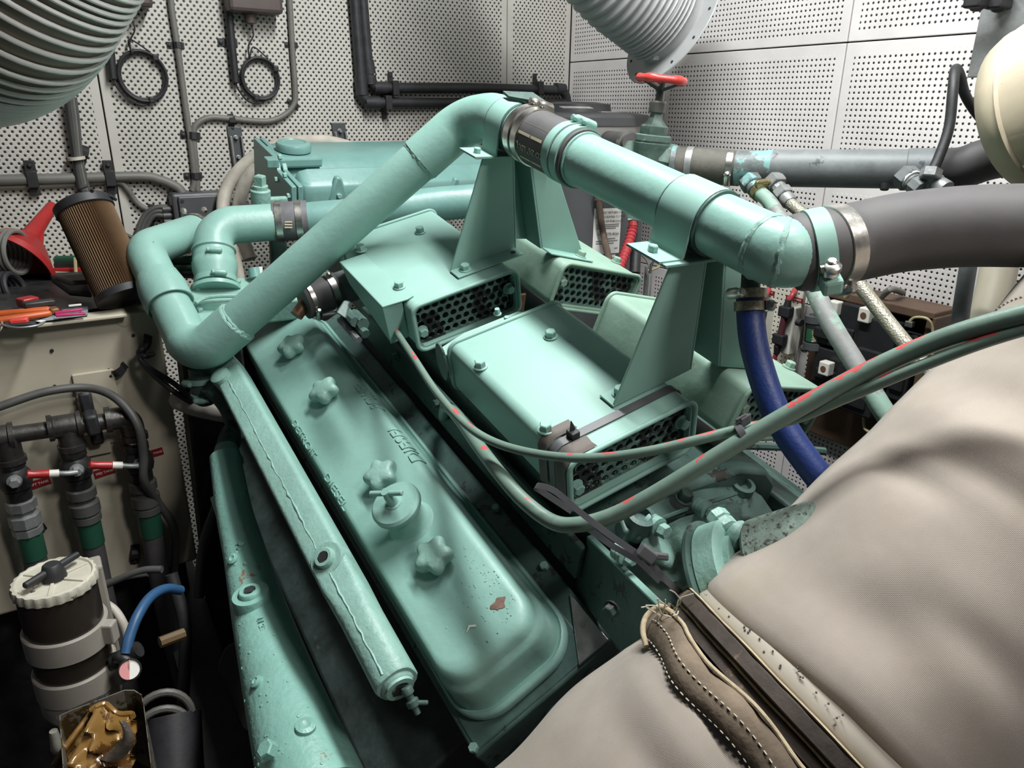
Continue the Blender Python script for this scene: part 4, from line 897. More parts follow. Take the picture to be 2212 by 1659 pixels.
hp_ = cr([hs, P(1790, 535, .845), P(1850, 522, .85), P(1950, 502, .845), P(2080, 490, .83), P(2212, 488, .81), P(2330, 490, .79)], 8)
part('hose', MB().tube(hp_, [.0425]+[.0445]*3+[.0450]*(len(hp_)-4), 40), BLACKH, bhz)
def near(path, i): return path[i], unit(path[i+1]-path[i-1])
for i, mm_, w_ in ((5, GREENS, .022), (10, STEEL, .019)):
    c, ax_ = near(hp_, i)
    clamp(c, ax_, .0452, w_, bhz, -FWD*.75+DWN*.75 if i == 5 else DWN, mm_, STEEL, 1.25 if i == 5 else 1)
c, ax_ = near(hp_, 5); sdir = unit((-FWD*.75+DWN*.75)-ax_*((-FWD*.75+DWN*.75) @ ax_)); tdir = np.cross(ax_, sdir)
q = c+sdir*.056-tdir*.012
part('t_bolt', MB().lathe(q, -tdir, [(.008, 0), (.009, .002), (.009, .007), (.006, .009), (.001, .0095)], 16), STEEL, bhz)
part('t_bolt_saddle', MB().box(q+tdir*.018, (.022, .020, .020), ax_, tdir, sdir), GREENS, bhz, 0, .004)
# blue hose from the nipple
blu = thing('blue_hose', P(1790, 1040, .80), 'blue rubber hose with two clamps hanging from the coolant pipe', 'hose')
bp_ = cr([P(1621, 625, .885), P(1622, 690, .885), P(1632, 760, .875), P(1663, 860, .86), P(1700, 935, .85), P(1748, 1003, .84), P(1795, 1062, .83), P(1850, 1130, .82)], 7)
part('hose', MB().tube(bp_, .0165, 20), BLUE, blu)
for i, m_ in ((1, STEEL), (4, STEEL)): 
    c, ax_ = near(bp_, i); clamp(c, ax_, .0172, .012, blu, -RGT-FWD*.3 if i == 1 else RGT-FWD*.3, mat('worn_band_%d' % i, (.40, .37, .28), .4, metal=.8, var=.3, scale=300), STEEL)
# ================================================================ rocker cover
T_ = R(31.75); CS, CN = EU*math.cos(T_)+EW*math.sin(T_), -EU*math.sin(T_)+EW*math.cos(T_)
C0 = E(.395, 0, -.758)-CN*.014
def C(a, v, h=0): return C0+CS*a+EV_*v+CN*h
AV0, AV1, AA0, AA1 = .466, 1.50, -.095, .094
cov = thing('rocker_cover', C(.01, .95, -.08), 'green rocker cover with four star knobs, a breather cap and raised lettering', 'engine cover')
def cring(ins, h, r):
    a0, a1, v0, v1 = AA0+.7*ins, AA1-ins, AV0+1.45*ins, AV1-ins
    return [C((a0+a1)/2+a, (v0+v1)/2+b, h) for a, b in rrect(a1-a0, v1-v0, r, 8)]
prof = [(.000, -.082, .060), (.000, -.074, .060), (.002, -.0705, .058), (.005, -.069, .054), (.0075, -.0715, .05), (.0095, -.072, .047), (.011, -.066, .045), (.013, -.050, .044), (.0145, -.034, .044), (.0165, -.028, .043), (.0195, -.0245, .042), (.021, -.020, .042), (.0225, -.013, .042), (.026, -.006, .04), (.032, -.0015, .038), (.040, 0, .034)]
mb = MB().loft([cring(*q) for q in prof]); part('cover_shell', mb, GREEN, cov, 50)
def knob_mesh():
    mb = MB(); rings = []; n = 50
    for r, h in ((.10, 0), (.55, .0), (.80, .002), (.95, .007), (1.0, .012), (.985, .018), (.92, .0225), (.78, .0255), (.5, .027), (.15, .0275)):
        rings.append([A(r*(.0262+.0042*math.cos(5*2*math.pi*j/n)*min(1, r*1.1))*math.cos(2*math.pi*j/n), r*(.0262+.0042*math.cos(5*2*math.pi*j/n)*min(1, r*1.1))*math.sin(2*math.pi*j/n), h+.006) for j in range(n)])
    mb.loft(rings); mb.lathe(A(0, 0, 0), (0, 0, 1), [(.012, 0), (.011, .008)], 16); return mesh_of('star_knob', mb, GREENR, 60)
KM = knob_mesh()
for px, py, sp in ((629, 746, .2), (699, 843, .5), (822, 1025, .15), (936, 1200, .65)):
    n = EM.T @ CN; k = (C(0, 0, .020)-CAM) @ CN
    q = CAM+ray(px, py)*(k/(ray(px, py) @ CN)); inst('star_knob', KM, q-CN*.022, CN, cov, EV_, spin=sp)
q = CAM+ray(888, 1128)*(((C(0, 0, 0)-CAM) @ CN)/(ray(888, 1128) @ CN))
q = q-CN*.0
br_ = part('breather_tube', MB().lathe(q-CN*.002, CN, [(.040, 0), (.0355, .003), (.0305, .008), (.029, .02), (.029, .045)], 32), GREEN, cov)
cp = part('breather_cap', MB().lathe(q+CN*.040, CN, [(.030, 0), (.036, .002), (.0385, .007), (.0385, .013), (.035, .017), (.015, .019), (.001, .0192)], 36), GREEN, cov)
part('cap_post', MB().lathe(q+CN*.058, CN, [(.0135, 0), (.0135, .002), (.0095, .003), (.0075, .018), (.006, .024), (.0062, .030)], 20), GREEN, cov)
td = unit(P(872, 1058, 1)-P(795, 1040, 1)); td = unit(td-CN*(td @ CN))
part('t_handle', MB().tube([q+CN*.083-td*.027, q+CN*.083-td*.026, q+CN*.083+td*.026, q+CN*.083+td*.027], [.003, .0042, .0042, .003], 12), GREEN, cov)
# raised lettering on the shoulders
rs = unit(CS*.86-CN*.5); ls = unit(CS*.82+CN*.57)
def shoulder(px, py, a, h):                           # v where the sight line meets the shoulder
    n = CN if abs(h) < 1 else CN; k = (C(0, 0, h)-CAM) @ CN; qq = CAM+ray(px, py)*(k/(ray(px, py) @ CN)); return (qq-C0) @ EV_
for body, (p0, p1), a, h, X, Y, nm in (('DIESEL', ((921, 976), (872, 905)), .0655, -.0055, EV_, None, 'r'), ('POWER', ((836, 862), (796, 818)), .0665, -.0055, EV_, None, 'r'), ('DETROIT', ((647, 912), (683, 985)), -.0575, -.0045, -EV_, None, 'l'), ('DIESEL', ((715, 1028), (747, 1098)), -.0575, -.0045, -EV_, None, 'l')):
    v0, v1 = shoulder(*p0, a, h), shoulder(*p1, a, h); L_ = abs(v1-v0)*1.12
    me = textmesh(body, .024, .00075); bm_ = bmesh.new(); bm_.from_mesh(me); bmesh.ops.triangulate(bm_, faces=bm_.faces); bmesh.ops.subdivide_edges(bm_, edges=[q for q in bm_.edges if q.calc_length() > .003], cuts=3, use_grid_fill=True); bmesh.ops.triangulate(bm_, faces=bm_.faces); bm_.to_mesh(me); bm_.free(); me.name = 'embossed_lettering'; me.materials.clear(); me.materials.append(GREEN)
    xs0 = [q.co.x for q in me.vertices]; ys0 = [q.co.y for q in me.vertices]; wd = max(xs0)-min(xs0); ym, yh = (max(ys0)+min(ys0))/2, max(ys0)-min(ys0)
    pi, ph = [q[0] for q in prof], [q[1] for q in prof]; rl = rootloc(cov)
    for q in me.vertices:                              # wrap the flat lettering onto the rounded shoulder
        ins = (.0285 if nm == 'r' else .037)+(q.co.y-ym)/yh*.0165; z_ = q.co.z
        def S(i_): 
            hh = np.interp(i_, pi, ph); return A((AA1-i_) if nm == 'r' else (AA0+.7*i_), hh)
        p0 = S(ins); tg_ = unit(S(ins+.002)-S(ins-.002)); n2 = A(-tg_[1], tg_[0]); n2 = n2 if n2[1] > 0 else -n2
        p0 = p0+n2*(z_*2.4+.0004); vv = (v0+v1)/2+(q.co.x-(max(xs0)+min(xs0))/2)/wd*L_*(1 if nm == 'r' else -1)
        q.co = Vector(C(p0[0], vv, p0[1])-rl)
    o = bpy.data.objects.new('embossed_lettering', me); COL.objects.link(o); o.parent = cov
solo('paint_flake', MB().prism([C(-.02, .545, .001), C(-.012, .548, .0012), C(-.005, .543, .001), C(-.004, .546, .001), C(-.012, .552, .0012)], CN*.0006), PAPER, 'pale sliver of peeled paint lying on the near end of the rocker cover', 'flake')
rr_ = random.Random(21); mb = MB()
for k in range(170):                                   # blistered paint near the aft end of the cover
    a, v = rr_.gauss(.035, .03), rr_.gauss(.575, .045)
    if not (-.05 < a < .058 and .515 < v < .70): continue
    mb.ball(C(a, v, .0), rr_.choice((.0006, .0008, .0011, .0016)), 6, (1, 1, .6), CN)
part('paint_blisters', mb, GREEN, cov, 60, kind='stuff')
q = C(.036, .548, .0004); part('rust_chip', MB().prism([q+CS*(.011*math.cos(t_)*(1+.3*math.sin(3*t_)))+EV_*(.008*math.sin(t_)*(1+.25*math.cos(5*t_))) for t_ in np.linspace(0, 2*math.pi, 22)[:-1]], CN*.0004), mat('bare_rusty_metal', (.22, .13, .10), .6, var=.4, scale=60), cov, 0, label='chip of bare rusty metal')
# cylinder head below
hd = thing('cylinder_head', C(0, .95, -.23), 'dark green cylinder head under the rocker cover', 'engine part')
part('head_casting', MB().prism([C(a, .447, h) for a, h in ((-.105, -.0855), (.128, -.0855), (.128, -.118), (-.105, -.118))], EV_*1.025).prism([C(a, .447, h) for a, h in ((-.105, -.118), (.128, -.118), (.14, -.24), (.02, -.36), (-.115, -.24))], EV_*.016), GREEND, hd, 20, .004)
part('gasket_rail', MB().prism([C(a, .452, h) for a, h in ((-.100, -.0835), (.097, -.0835), (.097, -.095), (-.100, -.095))], EV_*1.02), GREEND, hd, 20, .003)  # rail kept dark so the valley beside the cover reads as shade
for a, h, r_ in ((-.06, -.15, .011), (.005, -.125, .009), (.045, -.16, .012), (.075, -.112, .007), (.10, -.17, .014), (-.02, -.20, .012)):
    c = C(a, .4485, h); part('core_plug', MB().lathe(c, -EV_, [(r_*1.35, 0), (r_*1.3, .004), (r_, .005), (r_*.95, .001), (.001, .001)], 20), GREEND, hd)
part('cast_step', MB().prism([C(.02, .443, -.19), C(.09, .443, -.175), C(.10, .443, -.22), C(.03, .443, -.235)], EV_*.02), GREEND, hd, 20, .002)
for a, v in ((.119, .60), (.119, .74), (-.100, .458)): inst('bolt', BOLTK, C(a, v, -.084), CN, hd)
part('corner_plate', MB().prism([C(.070, .4495, -.084), C(.122, .4495, -.084), C(.122, .54, -.084)], CN*.004), STEEL, hd, 0, .001)
# ================================================================ water manifold beside the cover
MU, MW = .280, -.800
wm = thing('water_manifold', E(MU, .95, MW-.03), 'long green square-section water manifold left of the rocker cover', 'manifold')
def msec(v, s, rnd): return [E(MU, v, MW)+(CS*a+CN*b)*s for a, b in rrect(.054, .054, .026*rnd, 4)]
part('manifold_body', MB().loft([msec(.528, .93, .8), msec(.531, 1, .8), msec(.64, 1.0, .75), msec(.70, 1, .35), msec(.76, 1, .32), msec(1.30, 1, .32), msec(1.34, .95, .4)]), GREENR, wm, 45)
rr_ = random.Random(3); sp = [E(MU, v, MW)+CS*(-.004+rr_.uniform(-.0012, .0012))+CN*.0268 for v in np.linspace(.534, .718, 20)]; sp2_ = [E(MU, v, MW)+CS*(-.004+rr_.uniform(-.0014, .0014))+CN*.0268 for v in np.linspace(.762, 1.28, 46)]
part('casting_seam', MB().tube(sp, [.0012+rr_.random()*.0008 for _ in sp], 6), GREENR, wm); part('casting_seam', MB().tube(sp2_, [.001+rr_.random()*.0016*(rr_.random() > .5) for _ in sp2_], 6), GREENR, wm)
def boss(par, c, ax, r, plug='hex', m_=GREENR):
    part('boss', MB().lathe(c-A(*ax)*.02, ax, [(r*1.05, 0), (r, .020), (r*.96, .024), (r*.3, .0242)], 32), m_, par)
    part('plug', MB().lathe(c+A(*ax)*.003, ax, [(r*.62, 0), (r*.60, .006), (r*.52, .0085), (r*.34, .0086), (r*.33, .002)], 24 if plug == 'sq' else 24), m_, par)
    x, y, z = frame(ax, EV_); n = 6 if plug == 'hex' else 4
    part('plug_socket', MB().prism([c+A(*ax)*.0118+(x*math.cos(2*math.pi*k/n+.5)+y*math.sin(2*math.pi*k/n+.5))*r*.32 for k in range(n)], A(*ax)*.0006), DARK, par)
boss(wm, E(MU, .742, MW)+CN*.026+CS*.002, unit(CN-CS*.12-EV_*.1), .0255)
part('end_plug', MB().lathe(E(MU, .529, MW), -EV_, [(.022, 0), (.021, .004), (.0185, .006), (.0185, .010), (.012, .0105), (.011, .004)], 28), GREENR, wm)
x, y, z = frame(EV_, CS); part('plug_socket', MB().prism([E(MU, .5178, MW)+(x*math.cos(2*math.pi*k/4)+y*math.sin(2*math.pi*k/4))*.0115 for k in range(4)], -EV_*.0006), DARK, wm)
part('end_boss', MB().lathe(E(MU, 1.285, MW)+CN*.024-CS*.012, CN, [(.020, -.02), (.019, .012), (.012, .016), (.004, .0165)], 20), GREENR, wm)
cock = thing('drain_cock', E(MU+.035, .525, MW-.055), 'small green drain cock hanging below the end of the water manifold', 'valve')
cd = unit(P(900, 1540, .9)-P(872, 1480, .9))*.7; c0 = P(876, 1484, .905)
part('cock_body', MB().lathe(c0, cd, [(.006, 0), (.0075, .003), (.0075, .009), (.0045, .011), (.0045, .016), (.008, .018), (.008, .025), (.004, .027), (.004, .036)], 12), GREEND, cock)
part('cock_lever', MB().box(c0+cd*.03+RGT*.01, (.018, .005, .007), RGT, DWN, FWD), GREEND, cock, 0, .002)
# ================================================================ exhaust manifold, lower left
xm = thing('exhaust_manifold', P(640, 1640, 1.05), 'flaking green exhaust manifold running down the lower left of the engine', 'manifold')
xp = [P(486, 985, 1.42), P(505, 1100, 1.36), P(530, 1200, 1.30), P(560, 1320, 1.22), P(600, 1460, 1.12), P(640, 1590, 1.03), P(690, 1740, .95)]
xr = [.028, .0315, .036, .044, .0525, .060, .067]
xs_ = cr(xp, 6); xrr = np.interp(np.linspace(0, 6, len(xs_)), range(7), xr)
FLAKE = mat('flaking_green_manifold', (.22, .43, .37), .40, var=.10, scale=10, bump=.7, bscale=110, spots=(.23, .15, .10), spot_amt=.64, spot_scale=16)
part('manifold_body', MB().tube(xs_, list(xrr), 32), FLAKE, xm, 60)
def onx(px, py, d): return P(px, py, d)
def xn(i): 
    n = -ray(1, 1); return unit(-(FWD)*.72-DWN*.1+RGT*.0+A(0, 0, .6))
nrm = unit(-FWD*.85-DWN*.45-RGT*.05)
def surf(px, py):                                      # first hit of the sight line with the tapered tube
    r = unit(ray(px, py)); best = None
    for i in range(len(xs_)-1):
        a, b = xs_[i], xs_[i+1]
        for s in np.linspace(0, 1, 4)[:-1]:
            c = a+(b-a)*s; rad_ = xrr[i]*(1-s)+xrr[i+1]*s; t = (c-CAM) @ r; dist = np.linalg.norm(CAM+r*t-c)
            if dist < rad_:
                tt = t-math.sqrt(rad_**2-dist**2)
                if best is None or tt < best[0]: best = (tt, unit(CAM+r*tt-c))
    return (CAM+r*best[0], best[1]) if best else (CAM+r*1.1, None)
q, n_ = surf(543, 1288); boss(xm, q+n_*.002, unit(n_*.9-DWN*.3), .030, 'sq', FLAKE)
for px, py, r_ in ((505, 1208, .010), (556, 1474, .0095), (660, 1571, .014), (522, 1175, .006)):
    q, n_ = surf(px, py); part('cast_boss', MB().lathe(q-n_*.006, n_, [(r_, 0), (r_*.95, .010), (r_*.5, .012), (r_*.3, .0105)], 18), FLAKE, xm)
rr_ = random.Random(9); mb = MB()
for k in range(90):
    px, py = rr_.uniform(505, 700), rr_.uniform(1180, 1655); 
    if px > 520+(py-1180)*.42: continue
    q, n_ = surf(px, py)
    if n_ is None: continue
    mb.ball(q, rr_.uniform(.001, .003), 6, (1, 1, .5), n_)
part('paint_blisters', mb, FLAKE, xm, kind='stuff')
q, n_ = surf(600, 1640); part('end_flange', MB().lathe(q-n_*.03+DWN*.03, n_, [(.052, 0), (.052, .028), (.048, .032), (.01, .033)], 32), FLAKE, xm)
part('bolt', MB().hexbolt(surf(596, 1628)[0]+n_*.010, n_, .024, False, .014), FLAKE, xm)
for px, py in ((512, 1195), (530, 1218)): 
    q, n_ = surf(px, py); part('drip', MB().ball(q, .004, 8), FLAKE, xm)
for body, px, py, sz in (('MA', 517, 1183, .014), ('11 28 7', 566, 1353, .012)):
    q, n_ = surf(px, py); X = unit(xs_[20]-xs_[10]); text('cast_lettering', body, sz, .0009, FLAKE, q+n_*.0005, X, np.cross(n_, X), xm)
part('mount_lug', MB().prism([P(452, 1075, 1.38), P(488, 1060, 1.36), P(482, 1150, 1.35), P(470, 1130, 1.37)], FWD*.02), FLAKE, xm, 20, .003)
# elbow hose / upper end of exhaust manifold
wf = thing('water_fitting', P(490, 985, 1.44), 'green cast water fitting at the top of the exhaust manifold', 'fitting')
part('fitting_body', MB().lathe(P(492, 1010, 1.42), P(488, 960, 1.46)-P(492, 1010, 1.42), [(.024, 0), (.030, .008), (.030, .02), (.026, .03), (.022, .05)], 10), GREENR, wf)
part('hose', MB().tube(cr([P(489, 975, 1.45), P(500, 940, 1.5), P(512, 925, 1.52), P(500, 885, 1.5), P(480, 855, 1.47), P(455, 830, 1.45)], 6), .022, 16), GREEND, wf)
solo('white_elbow_hose', MB().tube(cr([P(384, 862, 1.56), P(392, 868, 1.55), P(425, 880, 1.55), P(470, 890, 1.56), P(500, 895, 1.6)], 6), [.010]+[.0195]*24, 14), WHITEH, 'dirty white hose under the green lower elbow', 'hose')
th = thing('clamped_fitting', P(430, 830, 1.35), 'green clamped hose fitting just below the lower elbow', 'fitting')
part('stub', MB().tube([P(432, 795, 1.47), P(438, 838, 1.48), P(448, 862, 1.5)], .023, 18), GREEND, th); clamp(P(434, 822, 1.475), P(438, 838, 1.48)-P(432, 800, 1.47), .0235, .011, th, -RGT-FWD, GREENR, GREENR); clamp(P(440, 845, 1.485), P(448, 862, 1.5)-P(438, 838, 1.48), .0235, .011, th, -FWD, GREENR, GREENR)
for k, (a, b, c) in enumerate((((318, 738), (300, 762), (378, 830)), ((330, 765), (302, 768), (370, 842)))):
    solo('black_lead', MB().tube(cr([P(a[0], a[1], 1.55), P((a[0]+b[0])/2, (a[1]+b[1])/2+3, 1.5), P(*b, 1.5), P(b[0]+12, b[1]+25, 1.5), P(*c, 1.5), P(430, 880, 1.55)], 6), .0055, 10), BLACK, ['upper black lead looping from the tank clip behind the elbow', 'lower black lead looping from the tank clip behind the elbow'][k], 'cable', 'black leads by the tank end')
# ================================================================ forward end of the engine: header tank and thermostat pipes
VT = 1.72
def V(px, py, v=VT): return Ep(px, py, (0, 1, 0), v)
def Wp(px, py, w): return Ep(px, py, (0, 0, 1), w)
e1 = toE(V(652, 452)); e2 = toE(V(1060, 452)); eb = toE(V(700, 392)); et = toE(V(760, 322, 1.94))
u0, u1, wb = e1[0], e2[0]+.12, e1[2]-.03; wsh, wtp = eb[2], et[2]
ht = thing('header_tank', E((u0+u1)/2, 1.68, wb), 'teal green header tank with a filler cap at the far end of the engine', 'tank')
def tsec(u, ins):
    q = [(VT+ins, wb+ins), (VT+ins, wsh-.03), (VT+.004+ins, wsh-.012), (VT+.018+ins, wsh-.002-ins*.6), (VT+.05, wsh+.018-ins), (VT+.10, wtp-.05-ins), (VT+.14, wtp-.012-ins), (VT+.17, wtp-ins), (VT+.30, wtp-.002-ins), (VT+.33-ins, wtp-.02-ins), (VT+.335-ins, wb+ins)]
    return [E(u, a, b) for a, b in q]
part('tank_body', MB().loft([tsec(u0, .02), tsec(u0+.01, .005), tsec(u0+.03, 0), tsec(u1-.03, 0), tsec(u1, .02)]), GREENT, ht, 50, .004)
fl = [(VT-.014, wb-.01), (VT-.014, wsh-.005), (VT+.10, wtp-.015), (VT+.12, wtp+.012), (VT+.30, wtp+.012), (VT+.31, wb-.01)]
for k, (du, th_) in enumerate(((-.012, .012), (-.028, .012))):
    part('end_flange', MB().prism([E(u0+du, a, b) for a, b in fl], EU*th_), GREENT, ht, 20, .002)
for a, b in ((VT-.004, wsh-.03), (VT+.02, wsh+.012), (VT+.055, wsh+.045), (VT+.092, wtp-.035)):
    inst('bolt', BOLTS_, E(u0-.029, a, b), -EU, ht)
cc = E(toE(V(632, 330, 1.90))[0], VT+.17, wtp)
part('neck_block', MB().box(cc+EU*.0-EW*.002, (.11, .12, .026), EU, EV_, EW), GREENT, ht, 0, .006)
part('filler_cap', MB().lathe(cc+EW*.012, EW, [(.036, 0), (.043, .002), (.044, .016), (.041, .021), (.03, .023), (.028, .021), (.001, .021)], 32), GREENT, ht)
part('end_lug', MB().box(E(u0-.04, VT+.10, wtp+.005), (.03, .03, .022), EU, EV_, EW), GREENT, ht, 0, .003)
for px in (732, 985):
    q = V(px, 412, VT-.004); ear = [q+EU*a+EW*b for a, b in ((-.030, -.035), (.030, -.035), (.008, .032), (-.006, .034))]
    part('bolt_ear', MB().prism(ear, EV_*.02), GREENT, ht, 20, .005); inst('bolt', BOLTS_, q-EW*.012, -EV_, ht)
# upright stub with square head in front of the tank's left end
ss = thing('drain_fitting', V(558, 470, 1.68), 'green upright fitting with a square plug left of the header tank', 'fitting')
s0 = V(565, 462, 1.68); part('fitting_body', MB().lathe(s0, EW, [(.020, 0), (.022, .01), (.022, .055), (.017, .058), (.017, .066), (.012, .067)], 18), GREENR, ss)
part('square_plug', MB().lathe(s0+EW*.066, EW, [(.0135, 0), (.0135, .02), (.011, .023)], 4), GREENR, ss, 20)
part('arm', MB().box(s0+EU*.03+EW*.03, (.06, .016, .016), EU, EV_, EW), GREENR, ss, 0, .004)
part('fitting_leg', MB().box(s0+EU*.035-EW*.10, (.04, .02, .14), EU, EV_, EW), GREEND, ss, 0, .006)
for dx in (0, .02): inst('bolt', BOLTS_, s0+EU*(.05+dx)-EV_*.012+EW*(.012-dx*7), -EV_, ss)
# second elbow pipe with rubber joints
tp = thing('thermostat_pipe', P(465, 560, 1.4), 'short green elbow pipe rising from the thermostat housing to the header tank pipe', 'pipe')
pa, pb, pc = P(467, 626, 1.56), P(459, 489, 1.60), P(604, 479, 1.66)
part('elbow', MB().tube(bend([pa+(pb-pa)*.35, pb, pc], .055, 12), .0405, 30), GREEN, tp)
dz = unit(pb-pa)
part('rubber_joint', MB().lathe(pa+dz*.012, dz, [(.040, 0), (.0415, .004), (.0415, .020), (.0455, .034), (.046, .048), (.042, .061), (.0415, .074), (.045, .077), (.045, .081), (.038, .083)], 32), GREEN, tp)
clamp(pa+dz*.018, dz, .0418, .013, tp, -FWD*.8+RGT*.55, GREEN, GREEN); clamp(pa+dz*.069, dz, .0418, .013, tp, -FWD*.8+RGT*.4, GREEN, GREEN)
part('base_flange', MB().lathe(pa, dz, [(.050, -.004), (.050, .004), (.045, .007), (.040, .010)], 28), GREEN, tp)
fp_ = thing('header_pipe', P(800, 465, 1.5), 'green pipe along the front of the header tank, behind the slanting pipe', 'pipe')
pd = P(655, 476, 1.67); pe = P(1060, 432, 1.75); pdv = unit(pe-pd)
part('pipe', MB().tube(cr([pd, P(800, 462, 1.70), P(930, 442, 1.73), pe], 6), .039, 28), GREENT, fp_)
cj = thing('coupling_hose', P(625, 480, 1.47), 'grey rubber coupling with two bright clamps in front of the header tank', 'hose')
part('sleeve', MB().tube([pc-unit(pd-pc)*.012, pc+(pd-pc)*.5, pd+pdv*.012], [.0435, .0435, .0435], 32), mat('grey_rubber', (.14, .14, .15), .5, var=.3, scale=20), cj)
for q in (.02, .86): clamp(pc+(pd-pc)*q, pd-pc, .0438, .015, cj, FWD, STEEL)
mb = MB(); xx, yy, zz2 = frame(pd-pc)
HP2 = HP
for k in range(3):
    q = pc+(pd-pc)*.62-FWD*.0435+DWN*(.012+.006*k); part('print_bars', MB().box(q, (.016, .003, .002), RGT, DWN, FWD), HP2, cj, 0)
# thermostat housing
hs_ = thing('thermostat_housing', P(520, 640, 1.36), 'green cast thermostat housing with bolted lid behind the lower elbow', 'engine part')
wk = toE(P(470, 612, 1.575))[2]
poly = [Wp(398, 650, wk), Wp(412, 612, wk), Wp(520, 598, wk), Wp(700, 612, wk), Wp(690, 640, wk), Wp(560, 655, wk), Wp(480, 652, wk)]
part('housing', MB().prism(poly[::-1], -EW*.05), GREENR, hs_, 20, .006)
w2 = wk-.02; poly = [Wp(405, 690, w2), Wp(412, 655, w2), Wp(520, 640, w2), Wp(560, 650, w2), Wp(540, 690, w2), Wp(450, 700, w2)]
part('lid', MB().prism(poly[::-1], -EW*.012), GREENR, hs_, 20, .003); part('lid_flange', MB().prism([q-EW*.016 for q in poly[::-1]], -EW*.008), GREENR, hs_, 20, .002)
for px, py, ww in ((427, 625, wk), (514, 612, wk), (442, 655, w2), (432, 673, w2)): inst('bolt', BOLTK, Wp(px, py, ww), EW, hs_)
part('vent_pipe', MB().tube(cr([Wp(423, 655, wk+.005), Wp(440, 645, wk+.008), Wp(470, 640, wk+.012), Wp(515, 639, wk+.012)], 5), .004, 8), GREENR, hs_)
part('side_boss', MB().cyl(P(396, 642, 1.55), P(415, 644, 1.55), .016, n=14), GREENR, hs_)
# coupling beside the rear air box
jc_ = thing('coupling_hose', P(715, 640, 1.36), 'dark rubber coupling with a bright clamp left of the rear air box', 'hose')
ja_, jb_ = P(655, 652, 1.47), P(762, 614, 1.52)
part('sleeve', MB().tube([ja_, ja_+(jb_-ja_)*.7], .036, 26), BLACKH, jc_); part('pipe_end', MB().tube([ja_+(jb_-ja_)*.6, jb_], .034, 26), GREYP, jc_)
clamp(ja_+(jb_-ja_)*.55, jb_-ja_, .0365, .014, jc_, EW, STEEL); clamp(ja_+(jb_-ja_)*.12, jb_-ja_, .0365, .010, jc_, DWN-FWD*.6, STEEL)
solo('copper_pipe', MB().tube([P(640, 682, 1.47), P(660, 655, 1.48)], .013, 18), COPPER, 'rusty brown pipe end under the slanting coolant pipe', 'pipe')
# linkage between cover and rear box
lk = thing('fuel_linkage', P(760, 690, 1.22), 'grimy green fuel fitting cluster between rocker cover and rear air box', 'fitting')
part('lever', MB().prism([P(724, 675, 1.24), P(742, 648, 1.26), P(756, 650, 1.26), P(748, 690, 1.24)], FWD*.012), GREEND, lk, 20, .003)
for (x0, y0), (x1, y1), r_ in (((745, 668), (790, 722), .010), ((735, 690), (775, 735), .008), ((765, 680), (785, 700), .013), ((752, 682), (768, 696), .011)):
    part('fitting', MB().tube([P(x0, y0, 1.27), P(x1, y1, 1.22)], r_*.8, 8), GREEND if r_ > .009 else GREYP, lk)
# white hoses behind the tank
for k, (pts_, lb) in enumerate((([(492, 560), (482, 470), (487, 415), (515, 370), (560, 332), (610, 312), (660, 306), (720, 309), (790, 330)], 'outer dirty white hose arching behind the header tank'), ([(540, 560), (517, 490), (517, 440), (530, 395), (556, 360)], 'inner dirty white hose left of the header tank'))):
    solo('white_hose', MB().tube(cr([P(a, b, 2.14 if k == 0 else 2.09) for a, b in pts_], 7), .0185, 16), WHITEH, lb, 'hose', 'white hoses behind the tank')
solo('white_hose', MB().tube(cr([P(505, 535, 2.06), P(515, 575, 2.0), P(520, 610, 1.95), P(522, 680, 1.9)], 5), .012, 12), WHITEH, 'short dirty white hose between the elbow pipe and the tank', 'hose')
fb = thing('plug_fitting', P(552, 590, 1.6), 'small teal plug beside a white tag behind the slanting pipe', 'fitting')
part('plug', MB().cyl(P(548, 580, 1.6), P(552, 600, 1.6), .013, n=14), GREENT, fb); part('tag', MB().box(P(563, 588, 1.6), (.008, .002, .024), RGT, FWD, DWN), PAPER, fb, 0)
for k, (yy_, m_) in enumerate(((562, HOSEG), (580, HOSEG), (592, BLACK))):
    solo('dark_hose', MB().tube(cr([P(325, yy_+2, 1.7), P(370, yy_, 1.68), P(430, yy_, 1.66)], 4), .010, 10), m_, ['green hose, upper one behind the left elbow', 'green hose, lower one behind the left elbow', 'black hose under the green ones behind the left elbow'][k], 'hose')
# dark bulkhead under the ledge between tank and engine
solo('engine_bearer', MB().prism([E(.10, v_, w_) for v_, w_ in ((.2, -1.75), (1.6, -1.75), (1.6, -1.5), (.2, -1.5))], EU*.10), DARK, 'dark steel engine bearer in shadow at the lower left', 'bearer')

# ================================================================ aft end: governor and blower drive casting
def Gv(px, py, v): return Ep(px, py, (0, 1, 0), v)
gvn = thing('governor_housing', E(.86, .47, -.80), 'green cast governor housing with ribs and bolts under the nearest air box', 'engine part')
VG = .455
wtop = toE(Gv(1350, 1080, .50))[2]
# upper mounting plate (slopes up towards the engine)
poly = [Gv(1350, 1150, .46), Gv(1335, 1105, .49), Gv(1420, 1075, .51), Gv(1600, 1035, .53), Gv(1640, 1070, .51), Gv(1690, 1130, .49), Gv(1500, 1105, .47), Gv(1440, 1118, .46)]
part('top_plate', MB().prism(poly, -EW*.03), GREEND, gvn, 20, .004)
part('plate_edge', MB().tube([Gv(1375, 1165, .452), Gv(1410, 1128, .46), Gv(1470, 1105, .466), Gv(1590, 1066, .48)], .003, 6), GREEND, gvn)
